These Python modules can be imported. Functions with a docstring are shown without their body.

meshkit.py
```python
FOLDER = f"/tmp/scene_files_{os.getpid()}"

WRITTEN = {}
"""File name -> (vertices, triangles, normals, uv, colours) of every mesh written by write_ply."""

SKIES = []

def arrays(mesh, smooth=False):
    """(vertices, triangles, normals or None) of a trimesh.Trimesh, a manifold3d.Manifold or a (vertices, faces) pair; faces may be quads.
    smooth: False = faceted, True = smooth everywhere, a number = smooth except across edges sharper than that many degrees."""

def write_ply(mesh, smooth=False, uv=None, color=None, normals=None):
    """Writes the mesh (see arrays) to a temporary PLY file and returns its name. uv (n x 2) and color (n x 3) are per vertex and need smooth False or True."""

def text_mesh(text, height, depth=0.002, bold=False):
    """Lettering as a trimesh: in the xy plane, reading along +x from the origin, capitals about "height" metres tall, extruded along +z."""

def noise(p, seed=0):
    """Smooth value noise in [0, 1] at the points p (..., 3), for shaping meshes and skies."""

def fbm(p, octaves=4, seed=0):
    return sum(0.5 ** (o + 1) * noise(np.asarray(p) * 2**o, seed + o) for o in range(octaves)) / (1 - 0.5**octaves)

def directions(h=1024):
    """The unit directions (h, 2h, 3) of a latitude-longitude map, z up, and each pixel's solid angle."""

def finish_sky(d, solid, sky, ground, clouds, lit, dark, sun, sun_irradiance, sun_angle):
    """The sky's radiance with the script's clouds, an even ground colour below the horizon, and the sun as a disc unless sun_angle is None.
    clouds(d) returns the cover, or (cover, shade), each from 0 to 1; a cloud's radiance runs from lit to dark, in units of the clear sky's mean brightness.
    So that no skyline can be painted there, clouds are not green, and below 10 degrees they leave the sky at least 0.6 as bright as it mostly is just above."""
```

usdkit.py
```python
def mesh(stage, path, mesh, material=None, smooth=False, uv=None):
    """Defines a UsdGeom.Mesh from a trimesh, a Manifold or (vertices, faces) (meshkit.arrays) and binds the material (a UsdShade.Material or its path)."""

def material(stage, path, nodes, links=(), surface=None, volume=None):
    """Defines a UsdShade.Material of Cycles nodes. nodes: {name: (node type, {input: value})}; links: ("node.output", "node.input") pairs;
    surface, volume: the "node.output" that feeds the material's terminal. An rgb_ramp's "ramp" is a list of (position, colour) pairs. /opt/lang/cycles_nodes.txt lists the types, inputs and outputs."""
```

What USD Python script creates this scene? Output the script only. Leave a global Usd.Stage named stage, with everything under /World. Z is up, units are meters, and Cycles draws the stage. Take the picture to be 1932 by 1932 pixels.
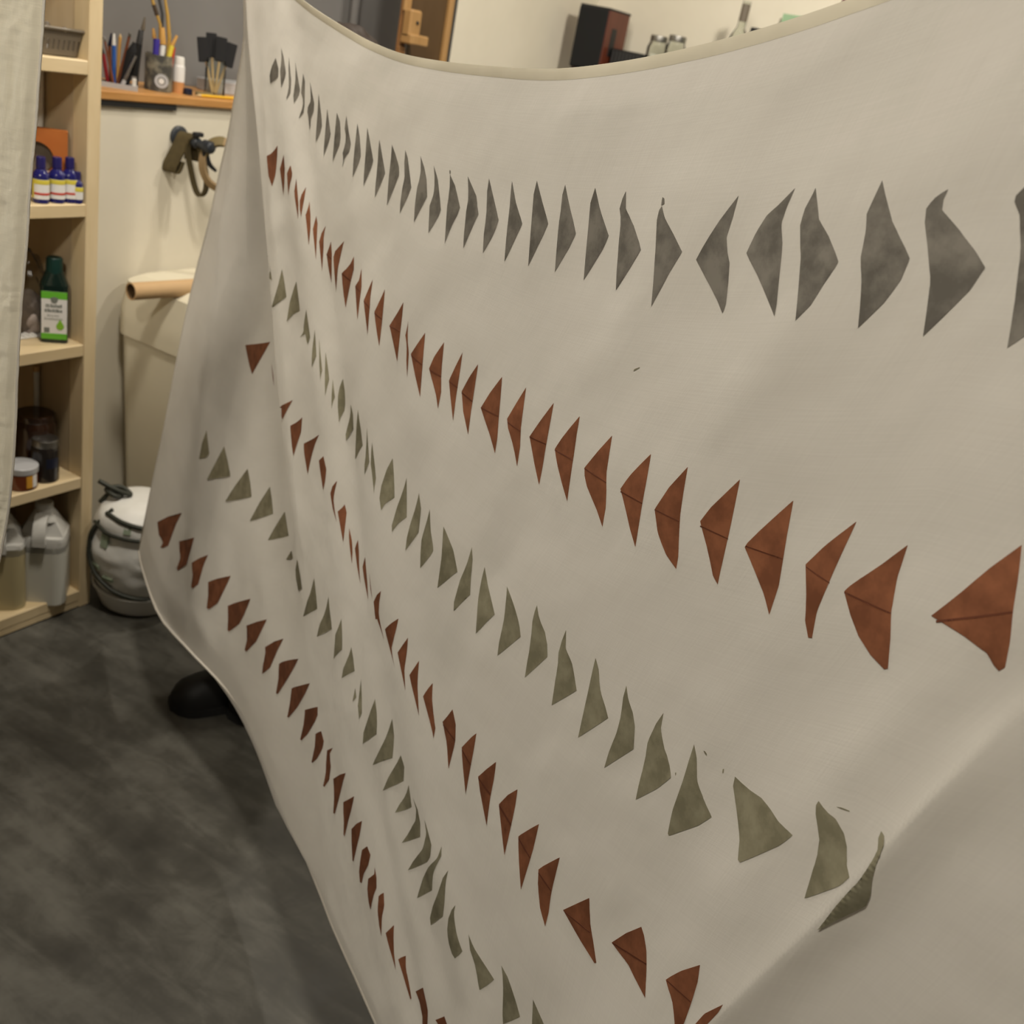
import math, random
import numpy as np
import trimesh
import manifold3d as m3
import shapely.geometry as sg
from scipy.spatial import Delaunay
from pxr import Usd, UsdGeom, UsdLux, UsdShade, Sdf, Gf
import usdkit
import meshkit

random.seed(7)
rng = np.random.default_rng(7)
stage = Usd.Stage.CreateInMemory()
UsdGeom.SetStageUpAxis(stage, UsdGeom.Tokens.z)
UsdGeom.SetStageMetersPerUnit(stage, 1.0)
world = UsdGeom.Xform.Define(stage, '/World')
stage.SetDefaultPrim(world.GetPrim())

# ------------------------------------------------------------------ camera, light, exposure
FPX = 1954.0                                    # focal length in pixels of the 1932 frame
EYE_H = 1.58                                    # lens height
PITCH = math.radians(23.8)
ROLL = math.radians(11.6)
YAW = math.radians(26.9)                        # heading, to the left of +Y
EXPOSURE = 1.02
APERTURE = 24.0
FOCAL = APERTURE * FPX / 1932.0
EYE = np.array([0.0, 0.0, EYE_H])
Rv = np.array([math.cos(YAW), math.sin(YAW), 0.0])
Fv = np.array([-math.sin(YAW), math.cos(YAW), 0.0])
Zv = np.array([0.0, 0.0, 1.0])
Uc = math.cos(PITCH) * Zv + math.sin(PITCH) * Fv
Dc = math.cos(PITCH) * Fv - math.sin(PITCH) * Zv
IX = math.cos(ROLL) * Rv + math.sin(ROLL) * Uc
IU = -math.sin(ROLL) * Rv + math.cos(ROLL) * Uc
cam = UsdGeom.Camera.Define(stage, '/World/camera')
cam.CreateFocalLengthAttr(FOCAL)
cam.CreateHorizontalApertureAttr(APERTURE)
cam.CreateVerticalApertureAttr(APERTURE)
cam.CreateClippingRangeAttr(Gf.Vec2f(0.05, 100.0))
cam.CreateFStopAttr(FOCAL / 4.6)
cam.CreateFocusDistanceAttr(1.05)
cam.CreateExposureAttr(EXPOSURE)
mtx = Gf.Matrix4d(*[float(v) for v in (*IX, 0, *IU, 0, *(-Dc), 0, *EYE, 1)])
cam.AddTransformOp().Set(mtx)


def lamp(name, pos, target, radius, power, color=(1.0, 0.925, 0.80), cone=None):
    l = UsdLux.DiskLight.Define(stage, '/World/' + name)
    l.CreateRadiusAttr(radius)
    l.CreateIntensityAttr(power / (math.pi * radius * radius))
    l.CreateColorAttr(Gf.Vec3f(*color))
    pos, target = np.array(pos, float), np.array(target, float)
    z = pos - target
    z /= np.linalg.norm(z)
    x = np.cross([0, 1, 0.01], z)
    x /= np.linalg.norm(x)
    y = np.cross(z, x)
    l.AddTransformOp().Set(Gf.Matrix4d(*[float(v) for v in (*x, 0, *y, 0, *z, 0, *pos, 1)]))
    if cone:
        s = UsdLux.ShapingAPI.Apply(l.GetPrim())
        s.CreateShapingConeAngleAttr(cone)
        s.CreateShapingConeSoftnessAttr(0.6)


lamp('spot_near_shelf', (-1.28, 1.25, 2.78), (-1.75, 1.4, 0.6), 0.14, 5.0)
lamp('spot_far', (-1.72, 2.55, 2.78), (-1.95, 2.4, 0.8), 0.05, 2.2)
lamp('spot_behind', (-0.35, -0.40, 2.78), (-0.05, 1.1, 2.35), 0.14, 6.8)
lamp('spot_back', (-0.5, 2.95, 2.78), (-0.9, 4.3, 1.3), 0.10, 6.3)

# ------------------------------------------------------------------ pixel <-> space
def ray(px, py):
    dx, dy = px - 966.0, py - 966.0
    return FPX * Dc + dx * IX - dy * IU


def at_plane(px, py, n, c):
    d = ray(px, py)
    n = np.asarray(n, float)
    return EYE + d * ((c - n @ EYE) / (n @ d))


def atz(px, py, z): return at_plane(px, py, (0, 0, 1), z)
def atx(px, py, x): return at_plane(px, py, (1, 0, 0), x)
def aty(px, py, y): return at_plane(px, py, (0, 1, 0), y)


def project(P):
    q = np.asarray(P, float) - EYE
    d = q @ Dc
    return np.stack([966 + FPX * (q @ IX) / d, 966 - FPX * (q @ IU) / d, d], -1)


def zat(py, p):
    """Height of the vertical line through plan point p where it crosses picture row py."""
    lo, hi = -0.5, 3.0
    for _ in range(50):
        mid = (lo + hi) / 2
        if project(np.array([p[0], p[1], mid]))[1] > py:
            lo = mid
        else:
            hi = mid
    return (lo + hi) / 2


def mpp(p):
    return project(np.asarray(p))[2] / FPX

# ------------------------------------------------------------------ prims, labels, materials
_used = {}


def numbered(parent, name):
    key = parent + '/' + name
    n = _used.get(key, 0)
    _used[key] = n + 1
    return key if n == 0 else f'{key}_{n:03d}'


def tag(prim, label=None, cat=None, group=None, kind=None):
    p = prim.GetPrim() if hasattr(prim, 'GetPrim') else prim
    for k, v in (('label', label), ('category', cat), ('group', group), ('kind', kind)):
        if v:
            p.SetCustomDataByKey(k, v)
    return p


def thing(name, label, cat, loc=(0, 0, 0), group=None, rotz=0.0):
    x = UsdGeom.Xform.Define(stage, numbered('/World', name))
    x.AddTranslateOp().Set(Gf.Vec3d(*[float(v) for v in loc]))
    if rotz:
        x.AddRotateZOp().Set(float(rotz))
    return tag(x, label, cat, group)


def path_of(parent):
    return '/World' if parent is None else str(parent.GetPath())


def obj(name, mesh, mat, parent=None, smooth=35, label=None):
    """One Mesh prim; mesh points are in the parent's frame."""
    m = usdkit.mesh(stage, numbered(path_of(parent), name), mesh, M[mat], smooth)
    if label:
        tag(m, label)
    return m.GetPrim()


def struct(name, mesh, mat, smooth=False):
    return tag(obj(name, mesh, mat, None, smooth), kind='structure')


M = {}


def mat(name, color, rough=0.6, color2=None, scale=8.0, bump=0.0, bscale=60.0, stretch=(1, 1, 1), spec=0.5, metal=0.0, detail=4.0, lo=0.35, hi=0.65, coat=0.0, coords='object', trans=0.0, ior=1.45):
    nodes = {'p': ('principled_bsdf', {'roughness': rough, 'specular_ior_level': spec, 'metallic': metal, 'coat_weight': coat, 'transmission_weight': trans, 'ior': ior})}
    links = []
    if coords == 'object':
        nodes['tc'] = ('texture_coordinate', {})
        src = 'tc.object'
    else:
        nodes['tc'] = ('geometry', {})
        src = 'tc.position'
    nodes['mp'] = ('mapping', {'scale': stretch})
    links.append((src, 'mp.vector'))
    if color2 is not None:
        nodes['n'] = ('noise_texture', {'scale': scale, 'detail': detail, 'roughness': 0.6})
        nodes['r'] = ('rgb_ramp', {'ramp': [(lo, color), (hi, color2)]})
        links += [('mp.vector', 'n.vector'), ('n.fac', 'r.fac'), ('r.color', 'p.base_color')]
    else:
        nodes['p'][1]['base_color'] = color
    if bump:
        nodes['bn'] = ('noise_texture', {'scale': bscale, 'detail': 4.0})
        nodes['b'] = ('bump', {'strength': bump, 'distance': 0.002})
        links += [('mp.vector', 'bn.vector'), ('bn.fac', 'b.height'), ('b.normal', 'p.normal')]
    M[name] = usdkit.material(stage, '/World/Looks/' + name, nodes, links, 'p.BSDF')


def clear_mat(name, tint, gloss=0.02):
    """Thin clear container wall: transparent with a fresnel reflection."""
    M[name] = usdkit.material(stage, '/World/Looks/' + name, {
        't': ('transparent_bsdf', {'color': tint}),
        'g': ('glossy_bsdf', {'roughness': gloss, 'color': (0.9, 0.9, 0.9)}),
        'f': ('fresnel', {'IOR': 1.18}),
        'm': ('mix_closure', {})},
        [('f.fac', 'm.fac'), ('t.BSDF', 'm.closure1'), ('g.BSDF', 'm.closure2')], 'm.closure')


def cloth_mat(name, c1, c2, transl, tint, weave=0.25, fade=0.0):
    """Thin cotton: diffuse and see-through light mixed, fine woven streaks."""
    nodes = {
        'tc': ('attribute', {'attribute': 'wuv'}),
        'm1': ('mapping', {'scale': (420.0, 16.0, 1.0)}),
        'n1': ('noise_texture', {'scale': 1.0, 'detail': 3.0}),
        'm2': ('mapping', {'scale': (16.0, 460.0, 1.0)}),
        'n2': ('noise_texture', {'scale': 1.0, 'detail': 3.0}),
        'm3': ('mapping', {'scale': (0.7, 1.6, 1.0)}),
        'n3': ('noise_texture', {'scale': 9.0, 'detail': 6.0}),
        'a': ('math', {'math_type': 'add'}),
        'a2': ('math', {'math_type': 'multiply_add', 'value2': 0.25, 'value3': 0.0}),
        'a3': ('math', {'math_type': 'multiply_add', 'value2': 0.5}),
        'r': ('rgb_ramp', {'ramp': [(0.30, c1), (0.70, c2)]}),
        'b': ('bump', {'strength': weave, 'distance': 0.0006}),
        'd': ('diffuse_bsdf', {'roughness': 0.8}),
        't': ('translucent_bsdf', {'color': tint}),
        'mx': ('mix_closure', {'fac': transl}),
    }
    links = [('tc.vector', 'm1.vector'), ('tc.vector', 'm2.vector'), ('m1.vector', 'n1.vector'), ('m2.vector', 'n2.vector'), ('tc.vector', 'm3.vector'), ('m3.vector', 'n3.vector'),
             ('n1.fac', 'a.value1'), ('n2.fac', 'a.value2'), ('a.value', 'a2.value1'), ('n3.fac', 'a3.value1'), ('a2.value', 'a3.value3'),
             ('a3.value', 'r.fac'), ('r.color', 'd.color'), ('a.value', 'b.height'), ('b.normal', 'd.normal'),
             ('d.BSDF', 'mx.closure1'), ('t.BSDF', 'mx.closure2')]
    M[name] = usdkit.material(stage, '/World/Looks/' + name, nodes, links, 'mx.closure')


# ------------------------------------------------------------------ shapes
def cat(*ms):
    return trimesh.util.concatenate([m for m in ms])


def box(x0, x1, y0, y1, z0, z1, ch=0.0):
    if ch <= 0:
        m = trimesh.creation.box([x1 - x0, y1 - y0, z1 - z0])
        m.apply_translation([(x0 + x1) / 2, (y0 + y1) / 2, (z0 + z1) / 2])
        return m
    P = []
    for sx in (0, 1):
        for sy in (0, 1):
            for sz in (0, 1):
                c = np.array([x0 + (x1 - x0) * sx, y0 + (y1 - y0) * sy, z0 + (z1 - z0) * sz])
                s = np.array([1 - 2 * sx, 1 - 2 * sy, 1 - 2 * sz]) * ch
                for k in range(3):
                    q = s.copy()
                    q[k] = 0
                    P.append(c + q)
    return trimesh.convex.convex_hull(np.array(P))


def lathe(profile, n=28, close=True):
    """Revolves (radius, height) pairs about z."""
    return trimesh.creation.revolve(np.array(profile, float), sections=n)


def tube(path, r, n=10, closed_ends=True):
    """Swept round tube along a polyline; r a number or one per point."""
    p = np.asarray(path, float)
    rr = np.broadcast_to(np.asarray(r, float), (len(p),))
    t = np.gradient(p, axis=0)
    t /= np.linalg.norm(t, axis=1, keepdims=True) + 1e-12
    a = np.cross(t[0], [0, 0, 1.0] if abs(t[0][2]) < 0.9 else [1.0, 0, 0])
    a /= np.linalg.norm(a)
    A = []
    for i in range(len(p)):
        a = a - t[i] * (a @ t[i])
        a /= np.linalg.norm(a)
        A.append(a)
    A = np.array(A)
    B = np.cross(t, A)
    ang = np.arange(n) * 2 * np.pi / n
    v = (p[:, None] + rr[:, None, None] * (np.cos(ang)[None, :, None] * A[:, None] + np.sin(ang)[None, :, None] * B[:, None])).reshape(-1, 3)
    f = []
    for i in range(len(p) - 1):
        for j in range(n):
            k = (j + 1) % n
            f += [[i * n + j, i * n + k, (i + 1) * n + k], [i * n + j, (i + 1) * n + k, (i + 1) * n + j]]
    if closed_ends:
        v = np.vstack([v, p[0], p[-1]])
        for j in range(n):
            k = (j + 1) % n
            f += [[len(v) - 2, k, j], [len(v) - 1, (len(p) - 1) * n + j, (len(p) - 1) * n + k]]
    return trimesh.Trimesh(v, np.array(f), process=False)


def ribbon(path, side, w, th):
    """A flat strap: path points, a side vector per point, width and thickness."""
    p = np.asarray(path, float)
    s = np.broadcast_to(np.asarray(side, float), p.shape)
    s = s / np.linalg.norm(s, axis=1, keepdims=True)
    w = np.broadcast_to(np.asarray(w, float), (len(p),))[:, None]
    t = np.gradient(p, axis=0)
    n = np.cross(t, s)
    n /= np.linalg.norm(n, axis=1, keepdims=True) + 1e-12
    ring = np.stack([p - s * w / 2 - n * th / 2, p + s * w / 2 - n * th / 2, p + s * w / 2 + n * th / 2, p - s * w / 2 + n * th / 2], 1)
    v = ring.reshape(-1, 3)
    f = []
    for i in range(len(p) - 1):
        for j in range(4):
            k = (j + 1) % 4
            f += [[i * 4 + j, i * 4 + k, i * 4 + 4 + k], [i * 4 + j, i * 4 + 4 + k, i * 4 + 4 + j]]
    e = (len(p) - 1) * 4
    f += [[0, 2, 1], [0, 3, 2], [e, e + 1, e + 2], [e, e + 2, e + 3]]
    return trimesh.Trimesh(v, np.array(f), process=False)


def spline(pts, n=40):
    """Catmull-Rom through the points."""
    p = np.asarray(pts, float)
    q = np.vstack([2 * p[0] - p[1], p, 2 * p[-1] - p[-2]])
    out = []
    m = len(p) - 1
    for s in np.linspace(0, m, n):
        i = min(int(s), m - 1)
        t = s - i
        a, b, c, d = q[i:i + 4]
        out.append(0.5 * (2 * b + (c - a) * t + (2 * a - 5 * b + 4 * c - d) * t * t + (3 * b - a - 3 * c + d) * t ** 3))
    return np.array(out)


def rbox(sx, sy, sz, r, n=16):
    """Upright box with rounded vertical edges and softened rims, standing on z = 0."""
    def ring(rx, ry, rad, z):
        rad = max(rad, 1e-4)
        c = sg.box(-rx + rad, -ry + rad, rx - rad, ry - rad).buffer(rad, quad_segs=max(2, n // 4))
        return np.array([(x, y, z) for x, y in c.exterior.coords[:-1]])
    P = [ring(sx / 2 - r * .35, sy / 2 - r * .35, r * .65, 0), ring(sx / 2, sy / 2, r, r * .35), ring(sx / 2, sy / 2, r, sz - r * .35), ring(sx / 2 - r * .35, sy / 2 - r * .35, r * .65, sz)]
    return trimesh.convex.convex_hull(np.vstack(P))


def move(m, v=(0, 0, 0), rz=0.0, rx=0.0, ry=0.0):
    m = m.copy()
    T = trimesh.transformations
    for a, ax in ((rx, [1, 0, 0]), (ry, [0, 1, 0]), (rz, [0, 0, 1])):
        if a:
            m.apply_transform(T.rotation_matrix(math.radians(a), ax))
    m.apply_translation(v)
    return m


def rod(a, b, r0, r1=None, n=8):
    a, b = np.asarray(a, float), np.asarray(b, float)
    return tube([a, b], [r0, r0 if r1 is None else r1], n)


def blob(chains, fine=0.02, rounds=8):
    """Bones (lists of (point, radius)) joined into one smooth skin."""
    parts = []
    for ch in chains:
        for (p, r), (q, s) in zip(ch[:-1], ch[1:]):
            pts = []
            for c, k in ((p, r), (q, s)):
                ico = trimesh.creation.icosphere(2, 1.0).vertices * np.asarray(k, float) + np.asarray(c, float)
                pts.append(ico)
            parts.append(m3.Manifold.hull_points(np.vstack(pts)))
    u = m3.Manifold.batch_boolean(parts, m3.OpType.Add).refine_to_length(fine)
    me = u.to_mesh()
    t = trimesh.Trimesh(me.vert_properties[:, :3], me.tri_verts, process=True)
    trimesh.smoothing.filter_taubin(t, lamb=0.5, nu=0.52, iterations=rounds)
    return t

# ------------------------------------------------------------------ materials
mat('wall_cream', (0.63, 0.585, 0.48), 0.75, (0.67, 0.625, 0.52), 3.0, bump=0.15, bscale=90, coords='pos')
mat('wall_grey', (0.155, 0.150, 0.145), 0.7, (0.175, 0.17, 0.165), 3.0, coords='pos')
mat('ceiling_paint', (0.42, 0.41, 0.39), 0.8)
mat('wall_taupe', (0.22, 0.21, 0.195), 0.75)
mat('pine', (0.58, 0.45, 0.26), 0.5, (0.66, 0.53, 0.335), 3.0, stretch=(6, 6, 1.0), bump=0.08)
mat('pale_board', (0.47, 0.36, 0.22), 0.6, (0.53, 0.42, 0.27), 2.5, stretch=(6, 6, 1))
mat('pine_shelf', (0.58, 0.45, 0.26), 0.5, (0.66, 0.53, 0.335), 3.0, stretch=(6, 1.0, 6), bump=0.08)
mat('back_ply', (0.40, 0.30, 0.19), 0.65, (0.46, 0.36, 0.24), 2.5, stretch=(6, 6, 1))
mat('ledge_wood', (0.42, 0.20, 0.055), 0.4, (0.50, 0.26, 0.09), 4.0, stretch=(8, 1, 8))
mat('oak', (0.33, 0.185, 0.065), 0.45, (0.38, 0.22, 0.085), 4.0, stretch=(8, 8, 1))
mat('oak_dark', (0.22, 0.10, 0.03), 0.5, (0.27, 0.13, 0.045), 4.0, stretch=(8, 8, 1))
mat('brown_panel', (0.075, 0.040, 0.014), 0.5, (0.090, 0.050, 0.020), 3.0, stretch=(6, 6, 1))
mat('black', (0.012, 0.012, 0.012), 0.5)
mat('black_soft', (0.010, 0.010, 0.011), 0.85)
mat('black_gloss', (0.012, 0.012, 0.013), 0.25)
mat('iron', (0.018, 0.022, 0.028), 0.35, (0.03, 0.034, 0.04), 20)
mat('charcoal', (0.035, 0.034, 0.034), 0.6)
mat('steel', (0.55, 0.55, 0.56), 0.3, metal=1.0)
mat('dull_metal', (0.30, 0.29, 0.27), 0.38, metal=1.0)
mat('white_plastic', (0.72, 0.70, 0.66), 0.35)
mat('cobalt', (0.012, 0.012, 0.11), 0.12, coat=0.4)
mat('cobalt_cap', (0.018, 0.014, 0.10), 0.3)
mat('label_white', (0.70, 0.68, 0.66), 0.5)
mat('label_yellow', (0.62, 0.52, 0.06), 0.5)
mat('label_red', (0.50, 0.06, 0.04), 0.5)
mat('label_orange', (0.62, 0.30, 0.03), 0.5)
mat('label_text', (0.16, 0.17, 0.15), 0.6)
mat('dull_print', (0.36, 0.36, 0.33), 0.6)
mat('green_label', (0.12, 0.42, 0.03), 0.5)
mat('drop_green', (0.22, 0.45, 0.03), 0.5)
mat('bottle_green', (0.006, 0.016, 0.012), 0.15, coat=0.3)
mat('cap_green', (0.005, 0.030, 0.024), 0.35)
mat('taupe', (0.14, 0.115, 0.085), 0.35)
mat('orange_wood', (0.36, 0.10, 0.018), 0.45, (0.44, 0.14, 0.03), 6)
mat('amber_dark', (0.030, 0.012, 0.006), 0.10, coat=0.3)
mat('coffee', (0.018, 0.014, 0.012), 0.15, coat=0.3)
mat('rust_jar', (0.15, 0.035, 0.010), 0.15, coat=0.3)
mat('jug_milky', (0.52, 0.51, 0.48), 0.32, trans=0.0, spec=0.5)
mat('jug_water', (0.54, 0.53, 0.47), 0.32)
mat('jug_yellow', (0.38, 0.32, 0.18), 0.3)
mat('powder_pink', (0.42, 0.36, 0.33), 0.8, (0.30, 0.25, 0.23), 14)
mat('paper', (0.70, 0.67, 0.60), 0.7)
mat('kraft', (0.46, 0.30, 0.15), 0.7, (0.50, 0.33, 0.17), 6)
mat('kraft_dark', (0.10, 0.055, 0.02), 0.8)
mat('bin_plastic', (0.62, 0.57, 0.44), 0.38, (0.66, 0.61, 0.48), 3)
mat('sticker', (0.22, 0.27, 0.20), 0.5)
mat('sack_white', (0.70, 0.69, 0.65), 0.25, (0.80, 0.79, 0.76), 9, bump=1.0, bscale=13)
mat('print_green', (0.30, 0.36, 0.26), 0.4)
mat('cord', (0.030, 0.032, 0.022), 0.55)
mat('canvas_olive', (0.055, 0.040, 0.014), 0.85, (0.075, 0.055, 0.02), 60)
mat('canvas_tan', (0.26, 0.18, 0.09), 0.8, (0.30, 0.21, 0.11), 40)
mat('canvas_khaki', (0.16, 0.12, 0.05), 0.8)
mat('mesh_cup', (0.06, 0.058, 0.052), 0.4, (0.22, 0.20, 0.15), 30, lo=0.45, hi=0.62)
mat('blue_pen', (0.03, 0.10, 0.36), 0.3)
mat('violet_pen', (0.045, 0.03, 0.26), 0.35)
mat('red_pen', (0.20, 0.012, 0.015), 0.35)
mat('red_bright', (0.42, 0.05, 0.02), 0.4)
mat('yellow', (0.72, 0.42, 0.02), 0.4)
mat('yellow_pale', (0.66, 0.52, 0.05), 0.4)
mat('bristle', (0.52, 0.28, 0.07), 0.7)
mat('bristle_dark', (0.05, 0.03, 0.015), 0.8)
mat('handle_brown', (0.16, 0.05, 0.02), 0.4)
mat('handle_pale', (0.58, 0.42, 0.22), 0.5)
mat('handle_honey', (0.40, 0.24, 0.05), 0.4)
mat('peach_paint', (0.52, 0.24, 0.09), 0.45)
mat('silver_paint', (0.42, 0.42, 0.43), 0.35)
mat('navy', (0.010, 0.012, 0.030), 0.35)
mat('grille', (0.006, 0.006, 0.006), 0.9)
mat('cherry', (0.095, 0.022, 0.010), 0.4, (0.125, 0.031, 0.015), 5, stretch=(1, 6, 1))
mat('card_green', (0.26, 0.40, 0.24), 0.5)
mat('card_pink', (0.66, 0.52, 0.44), 0.5)
mat('maroon', (0.09, 0.012, 0.015), 0.5)
mat('shoe_black', (0.008, 0.008, 0.008), 0.55)
mat('sole_black', (0.012, 0.012, 0.012), 0.8)
mat('skin', (0.52, 0.30, 0.20), 0.5)
mat('hair', (0.022, 0.014, 0.010), 0.6, (0.028, 0.019, 0.014), 30, stretch=(1, 1, 0.2), spec=0.15)
mat('shirt', (0.06, 0.06, 0.065), 0.8)
mat('trousers', (0.02, 0.021, 0.025), 0.85)
mat('eye_white', (0.7, 0.68, 0.64), 0.2)
mat('eye_dark', (0.02, 0.012, 0.008), 0.15)
mat('lip', (0.36, 0.13, 0.10), 0.4)
clear_mat('clear_glass', (0.93, 0.94, 0.92))
clear_mat('clear_plastic', (0.80, 0.80, 0.78), 0.12)
cloth_mat('cotton', (0.66, 0.632, 0.578), (0.775, 0.745, 0.69), 0.32, (0.70, 0.65, 0.58), 0.15)
cloth_mat('cotton_plain', (0.68, 0.642, 0.53), (0.80, 0.762, 0.645), 0.15, (0.60, 0.54, 0.42), 0.3)
mat('cotton_hem', (0.50, 0.455, 0.35), 0.9, (0.54, 0.495, 0.39), 12)
mat('cotton_edge', (0.66, 0.62, 0.55), 0.9)
mat('ink_grey', (0.105, 0.095, 0.079), 0.85, (0.195, 0.178, 0.150), 34, detail=8, coords='pos', lo=0.40, hi=0.64)
mat('ink_rust', (0.165, 0.055, 0.021), 0.85, (0.262, 0.094, 0.040), 34, detail=8, coords='pos', lo=0.40, hi=0.66)
mat('ink_olive', (0.205, 0.186, 0.118), 0.85, (0.305, 0.280, 0.188), 34, detail=8, coords='pos', lo=0.40, hi=0.64)
mat('ink_dark', (0.12, 0.034, 0.014), 0.9)

# polished concrete: cloudy, with scuffs
M['concrete'] = usdkit.material(stage, '/World/Looks/concrete', {
    'g': ('geometry', {}),
    'm1': ('mapping', {'scale': (1.0, 1.0, 1.0)}),
    'n1': ('noise_texture', {'scale': 1.7, 'detail': 6.0, 'roughness': 0.62, 'distortion': 0.6}),
    'n2': ('noise_texture', {'scale': 11.0, 'detail': 9.0, 'roughness': 0.72, 'distortion': 0.6}),
    'm3': ('mapping', {'scale': (3.0, 14.0, 1.0), 'rotation': (0, 0, 0.5)}),
    'n3': ('noise_texture', {'scale': 1.4, 'detail': 4.0, 'distortion': 0.5}),
    'a': ('math', {'math_type': 'multiply_add', 'value2': 0.45}),
    'a2': ('math', {'math_type': 'multiply_add', 'value2': 0.30}),
    's': ('math', {'math_type': 'multiply', 'value2': 0.30}),
    'r': ('rgb_ramp', {'ramp': [(0.37, (0.026, 0.024, 0.020)), (0.50, (0.055, 0.052, 0.043)), (0.63, (0.112, 0.107, 0.092))]}),
    'rr': ('map_range', {'from_min': 0.3, 'from_max': 0.7, 'to_min': 0.42, 'to_max': 0.62}),
    'b': ('bump', {'strength': 0.12, 'distance': 0.002}),
    'p': ('principled_bsdf', {'specular_ior_level': 0.4})},
    [('g.position', 'm1.vector'), ('m1.vector', 'n1.vector'), ('m1.vector', 'n2.vector'), ('g.position', 'm3.vector'), ('m3.vector', 'n3.vector'),
     ('n3.fac', 's.value1'), ('n2.fac', 'a2.value1'), ('s.value', 'a2.value3'), ('n1.fac', 'a.value1'), ('a2.value', 'a.value3'), ('a.value', 'r.fac'), ('r.color', 'p.base_color'),
     ('n2.fac', 'rr.value'), ('rr.result', 'p.roughness'), ('n2.fac', 'b.height'), ('b.normal', 'p.normal')], 'p.BSDF')

# ------------------------------------------------------------------ the room
C0 = atz(170, 1138, 0)                          # foot of the shelf unit's front right corner
XF, YF = C0[0], C0[1]
DEPTH = 0.28
XW = XF - DEPTH                                 # face of the left wall
XG = XW - 0.24                                  # the grey wall set back above the ledge
YB = atx(1128, 5, XW)[1]                        # back wall
YP = atx(858, 50, XW)[1]                        # where the full-height white wall starts
ZL = atx(195, 170, XW + 0.014)[2]                                      # top of the ledge board
CEIL = 2.85
XR, YN = 2.4, -2.2
struct('floor', box(XG - 0.2, XR + 0.1, YN - 0.1, YB + 0.1, -0.1, 0), 'concrete')
struct('ceiling', box(XG - 0.2, XR + 0.1, YN - 0.1, YB + 0.1, CEIL, CEIL + 0.1), 'ceiling_paint')
LT = 0.023                                      # ledge board thickness
wl = cat(box(XG - 0.2, XW, YN, YP, 0, ZL - LT), box(XG - 0.2, XW, YP, YB, 0, CEIL))
struct('wall_left', wl, 'wall_cream')
struct('wall_left_upper', box(XG - 0.2, XG, YN, YP, ZL - LT, CEIL), 'wall_grey')
struct('wall_back', box(XG - 0.2, XR, YB, YB + 0.1, 0, CEIL), 'wall_cream')
struct('wall_right', box(XR, XR + 0.1, YN - 0.1, YB + 0.1, 0, CEIL), 'wall_taupe')
struct('wall_front', box(XG - 0.2, XR, YN - 0.1, YN, 0, CEIL), 'wall_taupe')

# ledge board along the half wall, with a black strip under part of it
y0, y1 = atx(330, 190, XW)[1], YP - 0.02
lg = thing('wall_ledge', 'long honey-coloured wooden ledge board capping the cream half wall', 'ledge')
obj('board', box(XG, XW + 0.014, YF + 0.001, YP - 0.001, ZL - LT, ZL, 0.003), 'ledge_wood', lg)
obj('dark_strip', box(XW, XW + 0.010, YF + 0.001, y0, ZL - LT - 0.015, ZL - LT - 0.0005, 0.002), 'black', lg, label='black strip under the board')

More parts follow.
